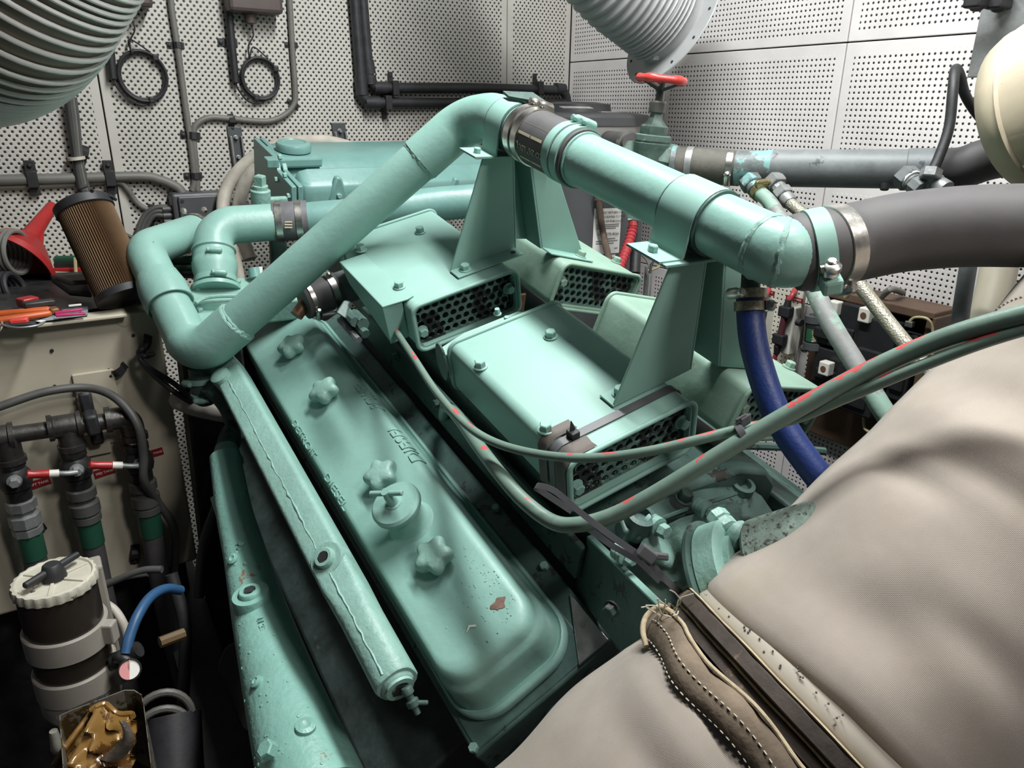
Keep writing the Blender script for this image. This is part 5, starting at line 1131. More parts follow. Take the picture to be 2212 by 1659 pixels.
# lobed cover casting as a relief sheet
gx = np.linspace(1345, 1600, 40); gy = np.linspace(0, 1, 30); grid = []
def bumpf(x, y):
    z = 0
    for cx, cy_, rx, ry, h in ((1405, 1190, 40, 26, .022), (1470, 1170, 24, 26, .020), (1505, 1190, 60, 16, .014), (1545, 1160, 26, 24, .018), (1470, 1235, 9, 40, .010), (1440, 1245, 40, 8, .008), (1505, 1240, 8, 30, .012), (1480, 1270, 26, 18, .016), (1420, 1290, 40, 9, .010), (1495, 1215, 40, 10, .010)):
        z = max(z, h*math.exp(-(((x-cx)/rx)**2+((y-cy_)/ry)**2)))
    return z
for x_ in gx:
    row = []
    for q in gy:
        ytop = np.interp(x_, [1345, 1380, 1470, 1600], [1200, 1160, 1118, 1085]); y_ = ytop+(1350-ytop)*q
        row.append(Gv(x_, y_, VG)-EV_*bumpf(x_, y_)*1.5)
    grid.append(row)
part('cover_casting', MB().sheet(grid), GREENR, gvn, 70)
for px, py, s_ in ((1426, 1148, .018), (1530, 1112, .016), (1355, 1210, .013)):
    q = Gv(px, py, VG-.012); part('bolt_spacer', MB().lathe(q+EV_*.02, -EV_+EW*.25, [(.010, 0), (.012, .001), (.012, .008), (.0105, .009), (.012, .010), (.012, .018), (.009, .019)], 18), GREENR, gvn); part('bolt', MB().hexbolt(q-EV_*.001+EW*.004, -EV_+EW*.25, s_, False, .010), GREENR, gvn)
q = Gv(1477, 1078, .49); part('bolt', MB().hexbolt(q, EW-EV_*.2, .019, True, .012), GREEND, gvn)
for px, py, v_ in ((1378, 1120, .47), (1598, 1052, .52)):
    q = Gv(px, py, v_); part('lifting_boss', MB().lathe(q-EW*.02, EW-EV_*.15, [(.020, 0), (.0185, .03), (.012, .031), (.0105, .022), (.001, .022)], 24), GREEND, gvn)
# graduated collar and shaft housing
col0 = Gv(1600, 1230, .43); cax = unit(Gv(1545, 1215, .46)-Gv(1690, 1190, .40)); cax = unit(-EV_*.75+EU*.45+EW*.1)
col = thing('drive_collar', col0, 'grimy graduated collar and shaft housing next to the canvas lagging', 'engine part')
cc0 = P(1590, 1240, .80); cax = unit(P(1660, 1226, .79)-P(1575, 1250, .815))
part('collar', MB().lathe(cc0-cax*.02, cax, [(.058, 0), (.060, .002), (.060, .026), (.057, .028), (.044, .029), (.044, .035)], 48), GREENR, col)
part('collar_back', MB().lathe(cc0-cax*.028, cax, [(.064, 0), (.066, .002), (.066, .006), (.06, .008)], 48), GREEND, col)
xx, yy, zz3 = frame(cax); tv_ = unit(-FWD-cax*(-FWD @ cax)); base = math.atan2(tv_ @ yy, tv_ @ xx); mb = MB()
for k in range(24):
    a = base-.15+1.25*(k/24)-.2; d_ = xx*math.cos(a)+yy*math.sin(a); t_ = -xx*math.sin(a)+yy*math.cos(a)
    mb.box(cc0+d_*.0602-cax*(.003-.003*(k % 5 == 0)), (.0009, .012+.004*(k % 5 == 0), .0006), t_, cax, d_)
part('graduation_marks', mb, DARK, col, 0)
part('rusty_sleeve', MB().lathe(cc0+cax*.03, cax, [(.046, 0), (.050, .004), (.050, .13), (.045, .135)], 36), mat('corroded_green', (.19, .25, .21), .7, var=.3, scale=30, bump=.7, spots=(.05, .045, .04), spot_amt=.55, spot_scale=150), col)
ol = thing('oil_line', P(1580, 1130, .80), 'small oil line with a hex union above the graduated collar', 'pipe')
pA_, pB_, pC_ = P(1545, 1112, .83), P(1566, 1135, .815), P(1612, 1170, .79)
part('union', MB().lathe(pA_, pB_-pA_, [(.011, 0), (.013, .002), (.013, .012), (.010, .014), (.0125, .015), (.0125, .026), (.006, .03)], 8), GREENR, ol, 25)
part('tube', MB().tube([pB_, pB_+(pC_-pB_)*.55], .0048, 10), COPPER, ol)
part('banjo_block', MB().tube([pB_+(pC_-pB_)*.5, pC_], .0165, 16), GREENR, ol)
solo('bracket_block', MB().prism([P(1640, 1145, .80), P(1665, 1135, .81), P(1700, 1140, .82), P(1690, 1165, .8), P(1650, 1165, .79)], DWN*.03), GREEND, 'grimy casting lump right of the oil line', 'engine part', bevel=.006)
# long plate on edge between cover and governor
ep_ = thing('side_plate', P(1350, 1240, .85), 'green steel plate standing on edge right of the rocker cover', 'plate')
q0, q1 = Gv(1268, 1158, .56), P(1425, 1312, .80)
dwn_ = -EW*.11; part('plate', MB().prism([q0-EW*.004, q1-EW*.004, q1+dwn_, q0+dwn_], EU*.009), GREEND, ep_, 20, .002); part('plate_edge', MB().prism([q0, q1, q1-EW*.0045, q0-EW*.0045], EU*.0095), GREENR, ep_, 20, .001)  # shaded face and lit top edge are put into two green tones
for px, py in ((1323, 1314),): part('bolt', MB().hexbolt(P(px, py, .86), -EU-EV_*.3, .016, True), GREEND, ep_)
rs_ = thing('rear_casting', E(1.12, .62, -.86), 'dark green casting in shadow behind the blue hose', 'engine part')
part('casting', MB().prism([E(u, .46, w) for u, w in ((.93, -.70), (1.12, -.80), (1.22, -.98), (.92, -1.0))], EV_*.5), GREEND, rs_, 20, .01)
part('rail', MB().tube([P(1590, 962, 1.02), P(1700, 966, 1.04), P(1780, 975, 1.06)], .006, 8), GREEND, rs_)
# leads looping over the nearest air box
CABM = mat('green_oversprayed_red_lead', (.15, .225, .185), .42, var=.12, scale=14, bump=.12)
nt = CABM.node_tree; N_ = nt.nodes; Lk = nt.links; bs = N_['Principled BSDF']; src = bs.inputs['Base Color'].links[0].from_socket
gn = N_.new('ShaderNodeNewGeometry'); sx = N_.new('ShaderNodeSeparateXYZ'); Lk.new(gn.outputs['Normal'], sx.inputs[0])
tcx = N_.new('ShaderNodeTexCoord'); nz = N_.new('ShaderNodeTexNoise'); nz.inputs['Scale'].default_value = 34; nz.inputs['Detail'].default_value = 5; Lk.new(tcx.outputs['Object'], nz.inputs['Vector'])
sxo = N_.new('ShaderNodeSeparateXYZ'); Lk.new(tcx.outputs['Object'], sxo.inputs[0])
def Mx(op, a, b_):
    n = N_.new('ShaderNodeMath'); n.operation = op
    for i, q in enumerate((a, b_)):
        if isinstance(q, (int, float)): n.inputs[i].default_value = q
        else: Lk.new(q, n.inputs[i])
    return n.outputs[0]
amt = Mx('ADD', Mx('MULTIPLY', sx.outputs[2], .5), Mx('ADD', Mx('MULTIPLY', nz.outputs['Fac'], 1.0), Mx('MULTIPLY', sxo.outputs[0], .9)))
gt = Mx('GREATER_THAN', amt, .985); mxn = N_.new('ShaderNodeMixRGB'); Lk.new(gt, mxn.inputs[0]); Lk.new(src, mxn.inputs[1]); mxn.inputs[2].default_value = (.46, .075, .075, 1); Lk.new(mxn.outputs[0], bs.inputs['Base Color'])
cA = [(2300, 660, .60), (2212, 680, .62), (2050, 727, .66), (1900, 790, .70), (1760, 862, .73), (1610, 948, .76), (1500, 1015, .78), (1400, 1075, .80), (1320, 1115, .82), (1250, 1133, .84), (1195, 1128, .86), (1135, 1085, .89), (1085, 1030, .93), (1035, 965, 1.0), (1000, 915, 1.07), (975, 885, 1.14), (962, 880, 1.22), (958, 900, 1.32)]
solo('heavy_lead', MB().tube(cr([P(*q) for q in cA], 7), .0092, 16), CABM, 'thick lead with green paint worn to red, looping in front of the nearest air box', 'cable')
cB = [(2300, 690, .60), (2212, 712, .62), (2100, 748, .645), (1960, 803, .68), (1820, 862, .72), (1715, 905, .75), (1600, 927, .775), (1500, 952, .79), (1400, 975, .81), (1290, 989, .84), (1180, 984, .88), (1080, 960, .93), (1010, 920, .98), (945, 850, 1.06), (895, 775, 1.15), (865, 730, 1.24), (850, 705, 1.32)]
solo('thin_lead', MB().tube(cr([P(*q) for q in cB], 7), .0056, 14), CABM, 'thinner worn green lead running across the air box to behind the cover', 'cable')
tt = thing('cable_tie', P(1607, 930, .765), 'dark cable tie holding the two worn leads together', 'tie')
tdir_ = unit(P(1560, 975, .77)-P(1660, 918, .755)); part('loop', MB().lathe(P(1608, 940, .766)-tdir_*.004, tdir_, [(.0135, 0), (.0145, .0005), (.0145, .0075), (.0135, .008)], 20), TIE, tt); part('tie_head', MB().box(P(1608, 909, .762), (.012, .012, .010), tdir_, FWD, DWN).box(P(1600, 902, .762), (.012, .006, .003), tdir_, FWD, DWN), TIE, tt, 0, .002)
# strap over the front edge of the nearest box, and the long slack tie below it
st = thing('cable_tie', roof(0, .46, .575, .002), 'dark flat strap tied across the front edge of the nearest air box', 'tie')
lo = [roof(0, (S0+S1)/2+a, .590, -RH/2+b) for a, b in rrect(RW+.003, RH+.003, .017, 5)]; hi = [roof(0, (S0+S1)/2+a, .577, -RH/2+b) for a, b in rrect(RW+.003, RH+.003, .017, 5)]
lo2 = [roof(0, (S0+S1)/2+a, .590, -RH/2+b) for a, b in rrect(RW+.006, RH+.006, .018, 5)]; hi2 = [roof(0, (S0+S1)/2+a, .577, -RH/2+b) for a, b in rrect(RW+.006, RH+.006, .018, 5)]
part('strap', MB().loft([lo, lo2, hi2, hi], False, False, True), TIE, st, 40)
part('tie_head', MB().box(roof(0, .392, .583, .007), (.013, .014, .011), *[EM @ q for q in (A(math.cos(B), 0, math.sin(B)), A(0, 1, 0), A(-math.sin(B), 0, math.cos(B)))]), BLACK, st, 0, .0015)
part('tie_tail', MB().prism([roof(0, .388, .583, .012), roof(0, .396, .583, .012), roof(0, .394, .584, .021), roof(0, .391, .584, .028)], EV_*.002), BLACK, st, 0)
wr = thing('rubber_wrap', roof(0, .36, .60, -.04), 'brown perished rubber wrap on the front left corner of the nearest air box', 'wrap')
def arcp(v, e): return [roof(0, S0+a, v, b) for a, b in [(.045, .002+e), (.02, .002+e), (.010, .001+e), (.003-e*.7, -.004+e*.7), (-.002-e, -.012), (-.002-e, -.05), (-.002-e, -.078)]]
for v0_, v1_ in ((.549, .574), (.592, .612)):
    mbw = MB().sheet([arcp(v, .0015+.0012*math.sin(v*300)) for v in np.linspace(v0_, v1_, 5)]); part('rubber', mbw, mat('perished_rubber_%d' % int(v0_*1000), (.11, .085, .075), .6, var=.25, scale=30), wr, 60)
lt = thing('slack_tie', P(1300, 1130, .83), 'long slack grey cable tie hanging from the air box towards the canvas lagging', 'tie')
def ribbon(pts, wv, th=.0015):
    p = [np.asarray(q, float) for q in pts]; wv = A(*wv); return MB().loft([[q-wv, q+wv, q+wv+FWD*th, q-wv+FWD*th] for q in p])
rib = cr([P(1235, 1105, .86), P(1205, 1085, .855), P(1170, 1062, .85), P(1156, 1053, .845), P(1164, 1049, .838), P(1200, 1062, .83), P(1260, 1112, .815), P(1330, 1165, .80), P(1390, 1205, .79)], 5)
part('strap', ribbon(rib, unit(RGT*.5-DWN*.86)*.0034), TIE, lt, 30); part('strap', ribbon([P(1392, 1200, .79), P(1430, 1245, .785), P(1483, 1293, .78)], unit(RGT*.8-DWN*.6)*.0036), TIE, lt, 30)
part('strap', ribbon([P(1268, 1140, .86), P(1320, 1178, .84), P(1380, 1212, .815), P(1425, 1255, .80)], unit(RGT*.5-DWN*.86)*.0034), TIE, lt, 30)
part('tie_head', MB().box(P(1398, 1197, .783), (.020, .014, .012), unit(RGT*.8+DWN*.6), unit(RGT*.6-DWN*.8), FWD).box(P(1420, 1201, .78), (.024, .008, .005), unit(RGT*.95+DWN*.1), DWN, FWD), TIE, lt, 0, .002)
# ================================================================ canvas exhaust lagging in the foreground
def canvas(name, col, weave=900, stain=(.34, .28, .19)):
    m_ = mat(name, col, .85, var=.16, scale=5, spec=.15, spots=(.10, .085, .07), spot_amt=.765, spot_scale=13); nt = m_.node_tree; N = nt.nodes; L = nt.links
    b = N['Principled BSDF']; b.inputs['Sheen Weight'].default_value = .15
    tc = N.new('ShaderNodeTexCoord'); outs = []
    for ang in (0, math.pi/2):
        mp = N.new('ShaderNodeMapping'); mp.inputs['Rotation'].default_value = (0, 0, ang); L.new(tc.outputs['UV'], mp.inputs['Vector'])
        wv = N.new('ShaderNodeTexWave'); wv.inputs['Scale'].default_value = weave/6.283*.9; wv.inputs['Distortion'].default_value = .25; wv.inputs['Detail'].default_value = 1; L.new(mp.outputs[0], wv.inputs['Vector']); outs.append(wv.outputs['Fac'])
    mn = N.new('ShaderNodeMath'); mn.operation = 'MULTIPLY'; L.new(outs[0], mn.inputs[0]); L.new(outs[1], mn.inputs[1])
    src = b.inputs['Base Color'].links[0].from_socket
    st = N.new('ShaderNodeTexNoise'); st.inputs['Scale'].default_value = 7; st.inputs['Detail'].default_value = 5; L.new(tc.outputs['Object'], st.inputs['Vector'])
    sr = N.new('ShaderNodeMapRange'); sr.inputs[1].default_value = .5; sr.inputs[2].default_value = .75; sr.inputs[4].default_value = .65; L.new(st.outputs['Fac'], sr.inputs[0])
    mx = N.new('ShaderNodeMixRGB'); L.new(sr.outputs[0], mx.inputs[0]); L.new(src, mx.inputs[1]); mx.inputs[2].default_value = (*stain, 1)
    wr = N.new('ShaderNodeMapRange'); wr.inputs[3].default_value = .72; wr.inputs[4].default_value = 1.12; L.new(mn.outputs[0], wr.inputs[0])
    ml = N.new('ShaderNodeMixRGB'); ml.blend_type = 'MULTIPLY'; ml.inputs[0].default_value = 1; L.new(mx.outputs[0], ml.inputs[1]); L.new(wr.outputs[0], ml.inputs[2]); L.new(ml.outputs[0], b.inputs['Base Color'])
    bp = N.new('ShaderNodeBump'); bp.inputs['Strength'].default_value = .35; bp.inputs['Distance'].default_value = .0008; L.new(mn.outputs[0], bp.inputs['Height']); L.new(bp.outputs[0], b.inputs['Normal'])
    return m_
CANV = canvas('tan_canvas', (.46, .40, .345), 2000); HEM = mat('brown_hem_canvas', (.20, .155, .115), .85, var=.3, scale=16, bump=.4, bscale=160, spec=.15)
THREAD = mat('cream_thread', (.46, .42, .33), .8, var=.05); FLUFF = mat('frayed_cream_edge', (.44, .36, .24), .9, var=.2, scale=40, bump=.5)
JD = .74
JQ = P(1771, 1518, JD); JX = unit(RGT*.725-DWN*.69+FWD*.02); JP = unit(-RGT*.69-DWN*.725); JN = unit(np.cross(JX, JP))
if JN @ FWD > 0: JN = -JN
JP = np.cross(JN, JX) if np.cross(JN, JX) @ JP > 0 else -np.cross(JN, JX)
def jp(t, a, r): return JQ+JX*t+(JP*math.cos(a)+JN*math.sin(a))*r
def wob(t, a, amp, seed):
    return amp*(math.sin(7*t*6+2*a+seed)*.4+math.sin(23*t+5*a+seed*2)*.3+math.sin(3*a-31*t+seed)*.3)
def jacket(name, ts, rfun, label, mats, dents=(), tsh=0):
    na = 96; rows = []
    uv = []
    for t in ts:
        row = []
        for j in range(na):
            a = 2*math.pi*j/na; r = rfun(t, a)
            for (dt, da, st_, sa, dep) in dents:
                q = (a-da+math.pi) % (2*math.pi)-math.pi
                r -= dep*math.exp(-((t-dt)/st_)**2-(q/sa)**2)
            q = min(1, max(0, (a-.45)/.7)) if a < 3 else 0; row.append(jp(t+(tsh*q*math.exp(-max(0, t)/.09) if tsh else 0), a, r))
        rows.append(row)
    mb = MB().loft(rows, False, False); t_ = solo(name, mb, mats, label, 'lagging', 'canvas lagging jackets on the exhaust pipe', smooth=80)
    me = t_.data; uvl = me.uv_layers.new(name='weave')
    for p in me.polygons:
        for li, vi in zip(p.loop_indices, p.vertices):
            i, j = divmod(vi, na); jj = j
            if any((v % na) == na-1 for v in p.vertices) and j == 0: jj = na
            uvl.data[li].uv = (ts[i], 2*math.pi*jj/na*.15)
    return t_
def r_up(t, a):
    base = np.interp(t, [-.012, -.008, .0, .02, .06, .13, .20, .27, .32, .38, .46, .60], [.128, .147, .155, .157, .154, .151, .152, .154, .150, .147, .154, .164])
    return base+wob(t, a, .0035, 1.0)
upj = jacket('lagging_jacket', [-.013, -.011, -.008, -.004, .002, .010, .02]+list(np.linspace(.03, .60, 90)), r_up, 'large tan canvas lagging jacket filling the lower right corner', CANV,
             dents=((.075, .95, .035, .30, .012), (.31, .55, .03, .5, .010), (.20, .45, .015, .35, .005), (.235, .8, .015, .5, .005), (.115, 1.4, .02, .4, .006), (.36, 1.0, .02, .6, .006)), tsh=.013)
# seam ring with stitches high on the large jacket
def jr_up(t, a, e=0): return jp(t, a, r_up(t, a)+e)
def seam(par, fn, a0, a1, n, r=.0009, L=.55):
    mb = MB()
    for k in range(n):
        p0, p1 = fn(a0+(a1-a0)*k/n), fn(a0+(a1-a0)*(k+L)/n); mb.tube([p0, (p0+p1)/2, p1], [r*.7, r, r*.7], 5)
    return part('stitching', mb, THREAD, par, 60, kind='stuff')
tseam = lambda a: .425+.045*math.sin((a-.1)*1.1)*0+.0
for dt in (.385, .412): seam(upj, lambda a: jr_up(dt+.018*math.cos(2*a), a, .0008), -.3, 1.9, 46)
seam(upj, lambda s: jr_up(.385+.03*s, .12+.10*s, .0008), 0, 1, 8)
part('seam_welt', MB().tube([jr_up(.398+.018*math.cos(2*a), a, -.0015) for a in np.linspace(-.4, 2.0, 60)], .0035, 8), CANV, upj)
tear = [jr_up(.425+dt, .55+da, .0012) for dt, da in ((0, -.02), (.012, .10), (.018, .24), (.016, .36), (.004, .36), (-.002, .24), (-.003, .10))]
part('torn_opening', MB().add(tear, [list(range(7))]), BLACK, upj)
def r_lo(t, a):
    return np.interp(t, [-.62, -.40, -.30, -.20, -.11, -.085, -.07], [.170, .170, .170, .169, .166, .162, .157])+wob(t, a, .0045, 4.0)
loj = jacket('lagging_jacket', list(np.linspace(-.62, -.09, 80))+[-.083, -.076, -.070, -.066], r_lo, 'smaller tan canvas lagging jacket with a rolled stitched hem, bottom centre', CANV, dents=((-.145, .9, .02, .5, .006), (-.22, .6, .03, .3, .006), (-.19, 1.6, .03, .6, .007)))
HS = .030
hem = []
for t_h, e in ((-.112, .0015), (-.108, .006), (-.098, .0095), (-.088, .0095), (-.080, .006), (-.078, .001), (-.084, -.004), (-.096, -.004)):
    hem.append([jp(HS+t_h+.003*math.sin(9*a), a, r_lo(-.09, a)+e+.0022*math.sin(17*a+t_h*60)) for a in np.linspace(0, 2*math.pi, 97)[:-1]])
part('hem', MB().loft(hem, False, False, True), HEM, loj, 80, label='dark stained rolled hem')
part('hem_edge', MB().tube([jp(HS-.0765+.003*math.sin(9*a), a, r_lo(-.09, a)+.004+.002*math.sin(23*a)) for a in np.linspace(0, 2*math.pi, 121)[:-1]], .0021, 8, close=True), FLUFF, loj)
for tt_ in (-.1115, -.0935): seam(loj, lambda a: jp(HS+tt_+.003*math.sin(9*a), a, r_lo(-.09, a)+(.0035 if tt_ < -.1 else .0105)+.0022*math.sin(17*a+tt_*60)), -.1, 2.2, 60)
# torn loop and threads at the top of the hem
a_t = -.02; top_ = jp(-.085, a_t, r_lo(-.1, a_t)+.012)
part('hem_loop', MB().tube(cr([jp(-.085, .10, .168), jp(-.078, .02, .176), jp(-.066, -.04, .180), jp(-.050, -.03, .178), jp(-.044, .04, .168)], 6), .003, 10), FLUFF, loj)
rr_ = random.Random(5); mb = MB()
for k in range(9):
    p0 = jp(-.050+rr_.uniform(-.012, .012), rr_.uniform(-.05, .1), .170); pts_ = [p0]
    d_ = unit(-DWN*rr_.uniform(.2, 1)+RGT*rr_.uniform(-.7, .7)-FWD*.5)
    for i in range(3): pts_.append(pts_[-1]+d_*.011+A(rr_.uniform(-.006, .006), rr_.uniform(-.006, .006), rr_.uniform(-.006, .006)))
    mb.tube(cr(pts_, 4), .0007, 5)
part('loose_threads', mb, THREAD, loj, 60, kind='stuff')
# pair of flanges with frayed gasket between the jackets
fj = thing('exhaust_flange', jp(-.035, 0, .10), 'pair of brown rusted pipe flanges with frayed gaskets between the two lagging jackets', 'flange')
def disc(name, t0, t1, r, m_, wobb=0, n=96):
    rg = lambda t, rr: [jp(t+(wobb*.3*math.sin(13*a) if wobb else 0), a, rr+(wobb*math.sin(31*a)+wobb*.7*math.sin(12*a) if wobb else 0)) for a in np.linspace(0, 2*math.pi, n+1)[:-1]]
    return part(name, MB().loft([rg(t0, .04), rg(t0, r-.002), rg(t0+.0015, r), rg(t1-.0015, r), rg(t1, r-.002), rg(t1, .04)], False, False), m_, fj, 40)
disc('pipe_flange', -.047, -.035, .158, FLANGE); disc('gasket', -.035, -.0312, .1605, GASKET, .0014); disc('pipe_flange', -.0312, -.0165, .166, FLANGE); disc('gasket', -.0165, -.0135, .1665, GASKET, .0008)
part('lagging_collar', MB().loft([[jp(t, a, r+wob(t, a, .002, 2)) for a in np.linspace(0, 2*math.pi, 97)[:-1]] for t, r in ((-.0135, .152), (-.011, .154), (.0, .1525), (.02, .145), (.04, .13))], False, False), canvas('pale_insulation', (.60, .55, .47), 500), fj, 80, label='pale insulation collar')
rr_ = random.Random(2); mb = MB()
for k in range(26):
    a = rr_.uniform(-.1, 1.2); mb.ball(jp(rr_.uniform(-.009, .004), a, .1540), .0011, 6)
part('dark_specks', mb, DARK, fj, kind='stuff')
part('exhaust_pipe', MB().tube([JQ-JX*.60, JQ+JX*.58], .09, 32), DARK, fj)
# ================================================================ things on the tank ledge
ZL = zt+.0075
def led(px, py, dz=0): return PZ(px, py, ZL+dz)
# pleated filter cartridge
fb0, ft0 = P(240, 640, 1.60), P(182, 437, 1.66)
fb0 = led(246, 668); fd = 1.0
base_d = (fb0-CAM) @ FWD; fb0 = P(272, 646, base_d); ft0 = P(178, 440, base_d)
ax = unit(ft0-fb0); ln = np.linalg.norm(ft0-fb0); fr = .0580*base_d/1.60
fc_ = thing('filter_cartridge', fb0, 'tall brown pleated filter cartridge with black end caps leaning on the tank ledge', 'filter', )
PLEAT = mat('brown_pleated_paper', (.15, .085, .04), .75, var=.25, scale=5); x, y, z = frame(ax); n = 72

def pring(h, r): return [fb0+z*h+(x*math.cos(2*math.pi*j/(2*n))+y*math.sin(2*math.pi*j/(2*n)))*(r-(.0050 if j % 2 else 0)) for j in range(2*n)]
part('pleats', MB().loft([pring(.012, fr*.97), pring(ln-.014, fr*.97)]), PLEAT, fc_, 0)
part('end_cap', MB().lathe(fb0, z, [(fr*.9, 0), (fr, .002), (fr*1.01, .016), (fr*.97, .018)], 48), BLACK, fc_)
part('end_cap', MB().lathe(fb0+z*(ln-.02), z, [(fr*.97, 0), (fr*1.02, .002), (fr*1.03, .018), (fr*.98, .021), (fr*.62, .021), (fr*.60, .014), (.001, .014)], 48), BLACK, fc_)
rr_ = random.Random(4); mb = MB()
top_c = fb0+z*ln
for k in range(7):
    a = rr_.uniform(0, 6.28); p0 = top_c+(x*math.cos(a)+y*math.sin(a))*fr*rr_.uniform(.1, .6)-z*.004; pts_ = [p0]
    for i in range(4): pts_.append(pts_[-1]+(x*rr_.uniform(-1, 1)+y*rr_.uniform(-1, 1))*.018+z*rr_.uniform(-.004, .007))
    mb.tube(cr(pts_, 4), .0035, 6)
part('grease_rag', mb, BLACK, fc_, 60, label='black oily wad on the cartridge top')
mt = [PZ(-60, 702, ZL), PZ(200, 672, ZL), PZ(318, 652, ZL), PZ(318, 585, ZL), PZ(-60, 600, ZL)]
solo('oily_mat', MB().prism([q+A(0, .012, 0) for q in mt], A(0, 0, .002)), DARK, 'black oily mat lying under the tools on the tank ledge', 'mat', smooth=0)
# red funnel lying on its side
fu = thing('funnel', led(60, 640), 'red plastic funnel lying on its side on the tank ledge', 'funnel')
mouth = P(18, 575, 1.74); tip = P(118, 438, 1.90); fdx = unit(tip-mouth)
outer = [(.100, -.012), (.104, -.012), (.104, .004), (.098, .010), (.060, .066), (.0235, .105), (.021, .115), (.014, .215), (.0125, .235)]
part('bowl', MB().lathe(mouth, fdx, [(.0105, .235), (.012, .21), (.019, .115), (.021, .10), (.056, .062), (.094, .010), (.0995, .004)]+outer, 48, False, False), RED, fu)
for k in range(2):
    a = math.pi*k; xx_, yy_, _ = frame(fdx); d_ = xx_*math.cos(a)+yy_*math.sin(a); part('gusset', MB().prism([mouth+fdx*.07+d_*.050, mouth+fdx*.105+d_*.022, mouth+fdx*.145+d_*.019], np.cross(fdx, d_)*.003), RED, fu)
# coil of grey tube and black pouch inside / beside the funnel
sp_c = P(5, 545, 1.70)
cl = thing('tube_coil', sp_c, 'coil of grey tubing at the left edge in front of the funnel', 'coil')
for k in range(6): part('turn', MB().tube([sp_c+RGT*(-.02+.011*k)+(DWN*math.cos(q)*.048+FWD*math.sin(q)*.048) for q in np.linspace(0, 2*math.pi, 31)[:-1]], .0055, 8, close=True), GREYC, cl)
cb_ = P(12, 625, 1.66); cb = thing('black_coil', cb_, 'coil of black hose at the left edge of the ledge', 'coil')
for k in range(5): part('turn', MB().tube([cb_+RGT*(-.03+.013*k)+(unit(DWN+RGT*.3)*math.cos(q)*.036+FWD*math.sin(q)*.036) for q in np.linspace(0, 2*math.pi, 27)[:-1]], .0065, 8, close=True), BLACK, cb)
def bar(name, a, b, wv, th, m_, lab, cat, par=None, bev=.003):
    a, b = A(*a), A(*b); X = unit(b-a); Y = unit(np.cross(A(0, 0, 1), X)); mb = MB().box((a+b)/2, (np.linalg.norm(b-a), wv, th), X, Y, np.cross(X, Y))
    return part(name, mb, m_, par, 38, bev) if par else solo(name, mb, m_, lab, cat, bevel=bev)
t = thing('knife', led(80, 655), 'red and black utility knife on the tank ledge', 'knife')
bar('grip', led(42, 655, .016), led(78, 648, .016), .030, .018, RED, '', '', t); bar('blade_body', led(50, 660, .024), led(118, 652, .022), .022, .012, DARK, '', '', t)
t = thing('pliers', led(60, 672), 'pliers with long orange grips lying along the front of the ledge', 'pliers')
bar('grip', led(-40, 682, .012), led(110, 668, .014), .016, .012, ORANGE, '', '', t, .005); bar('grip', led(-40, 697, .012), led(112, 676, .012), .016, .012, ORANGE, '', '', t, .005); bar('jaw', led(106, 672, .012), led(126, 669, .012), .026, .012, mat('rusty_jaw', (.25, .11, .05), .5, metal=.5), '', '', t)
t = thing('red_tool', led(40, 690), 'bright red tool handle in front of the pliers', 'tool'); bar('handle', led(22, 698, .010), led(62, 692, .012), .018, .014, mat('bright_red', (.70, .06, .05), .4), '', '', t); bar('shank', led(60, 696, .008), led(80, 694, .008), .012, .006, RED, '', '', t)
for k, (a, b, lb) in enumerate(((( 118, 676), (178, 668), 'magenta plastic strip, the upper one on the ledge'), ((120, 682), (184, 677), 'magenta plastic strip, the lower one on the ledge'))): bar('plastic_strip', led(*a, .010+.003*k), led(*b, .010), .010, .004, PINK, lb, 'strip', None, .001)
t = thing('magazine', led(90, 692), 'crumpled glossy leaflet on the front of the tank ledge', 'leaflet')
gl = [[led(10+180*i/9, 705-24*i/9-20*j/4, .004+.004*math.sin(i*1.3+j)*(1 if j else .4)) for j in range(5)] for i in range(10)]
part('sheet', MB().sheet(gl), mat('glossy_leaflet', (.25, .31, .35), .25, var=.6, scale=24, var2=(.02, .025, .03)), t, 60)
t2 = thing('black_tray', led(90, 702), 'black plastic case lid with pale rim at the front of the ledge', 'tray')
bar('lid', led(8, 702, .008), led(86, 695, .008), .03, .006, BLACK, '', '', t2); part('rim', MB().tube(cr([led(4, 695, .010), led(8, 703, .010), led(40, 708, .010), led(80, 703, .010), led(96, 696, .010)], 5), .0022, 6), GALV, t2)
bar('paper_scrap', led(82, 695, .013), led(94, 692, .013), .014, .001, PAPER, 'scrap of white paper on the leaflet', 'paper', None, .0003)
bar('white_stick', led(148, 661, .016), led(176, 658, .016), .004, .004, PAPER, 'thin white stick beside the magenta strips', 'stick', None, .001)
t = thing('black_pouch', led(150, 640), 'flat black pouch lying behind the filter cartridge', 'pouch')
part('flap', MB().prism([led(110, 602, .028), led(190, 615, .03), led(200, 645, .012), led(150, 640, .01), led(112, 612, .02)], A(0, 0, .012)), BLACK, t, 20, .004)
part('flap', MB().prism([led(118, 606, .045), led(185, 600, .045), led(195, 615, .04), led(150, 618, .04)], A(0, 0, .01)), mat('brown_leather', (.06, .045, .035), .6), t, 20, .004)
for k, (yy_, r_, m_, lb) in enumerate(((560, .011, HOSEG, 'green hose at the back of the ledge left of the cartridge'), (571, .010, DARK, 'dark hose at the back of the ledge left of the cartridge'), (584, .011, RED, 'red tube at the back of the ledge left of the cartridge'))):
    solo('hose_piece', MB().tube([P(122, yy_+2, 1.9), P(215, yy_, 1.88)], r_, 12), m_, lb, 'hose')
solo('yellow_tie', MB().tube([P(162, 556, 1.86), P(163, 575, 1.86), P(164, 588, 1.86)], .004, 6), YELLOW, 'pale yellow tie round the hoses at the back of the ledge', 'tie')
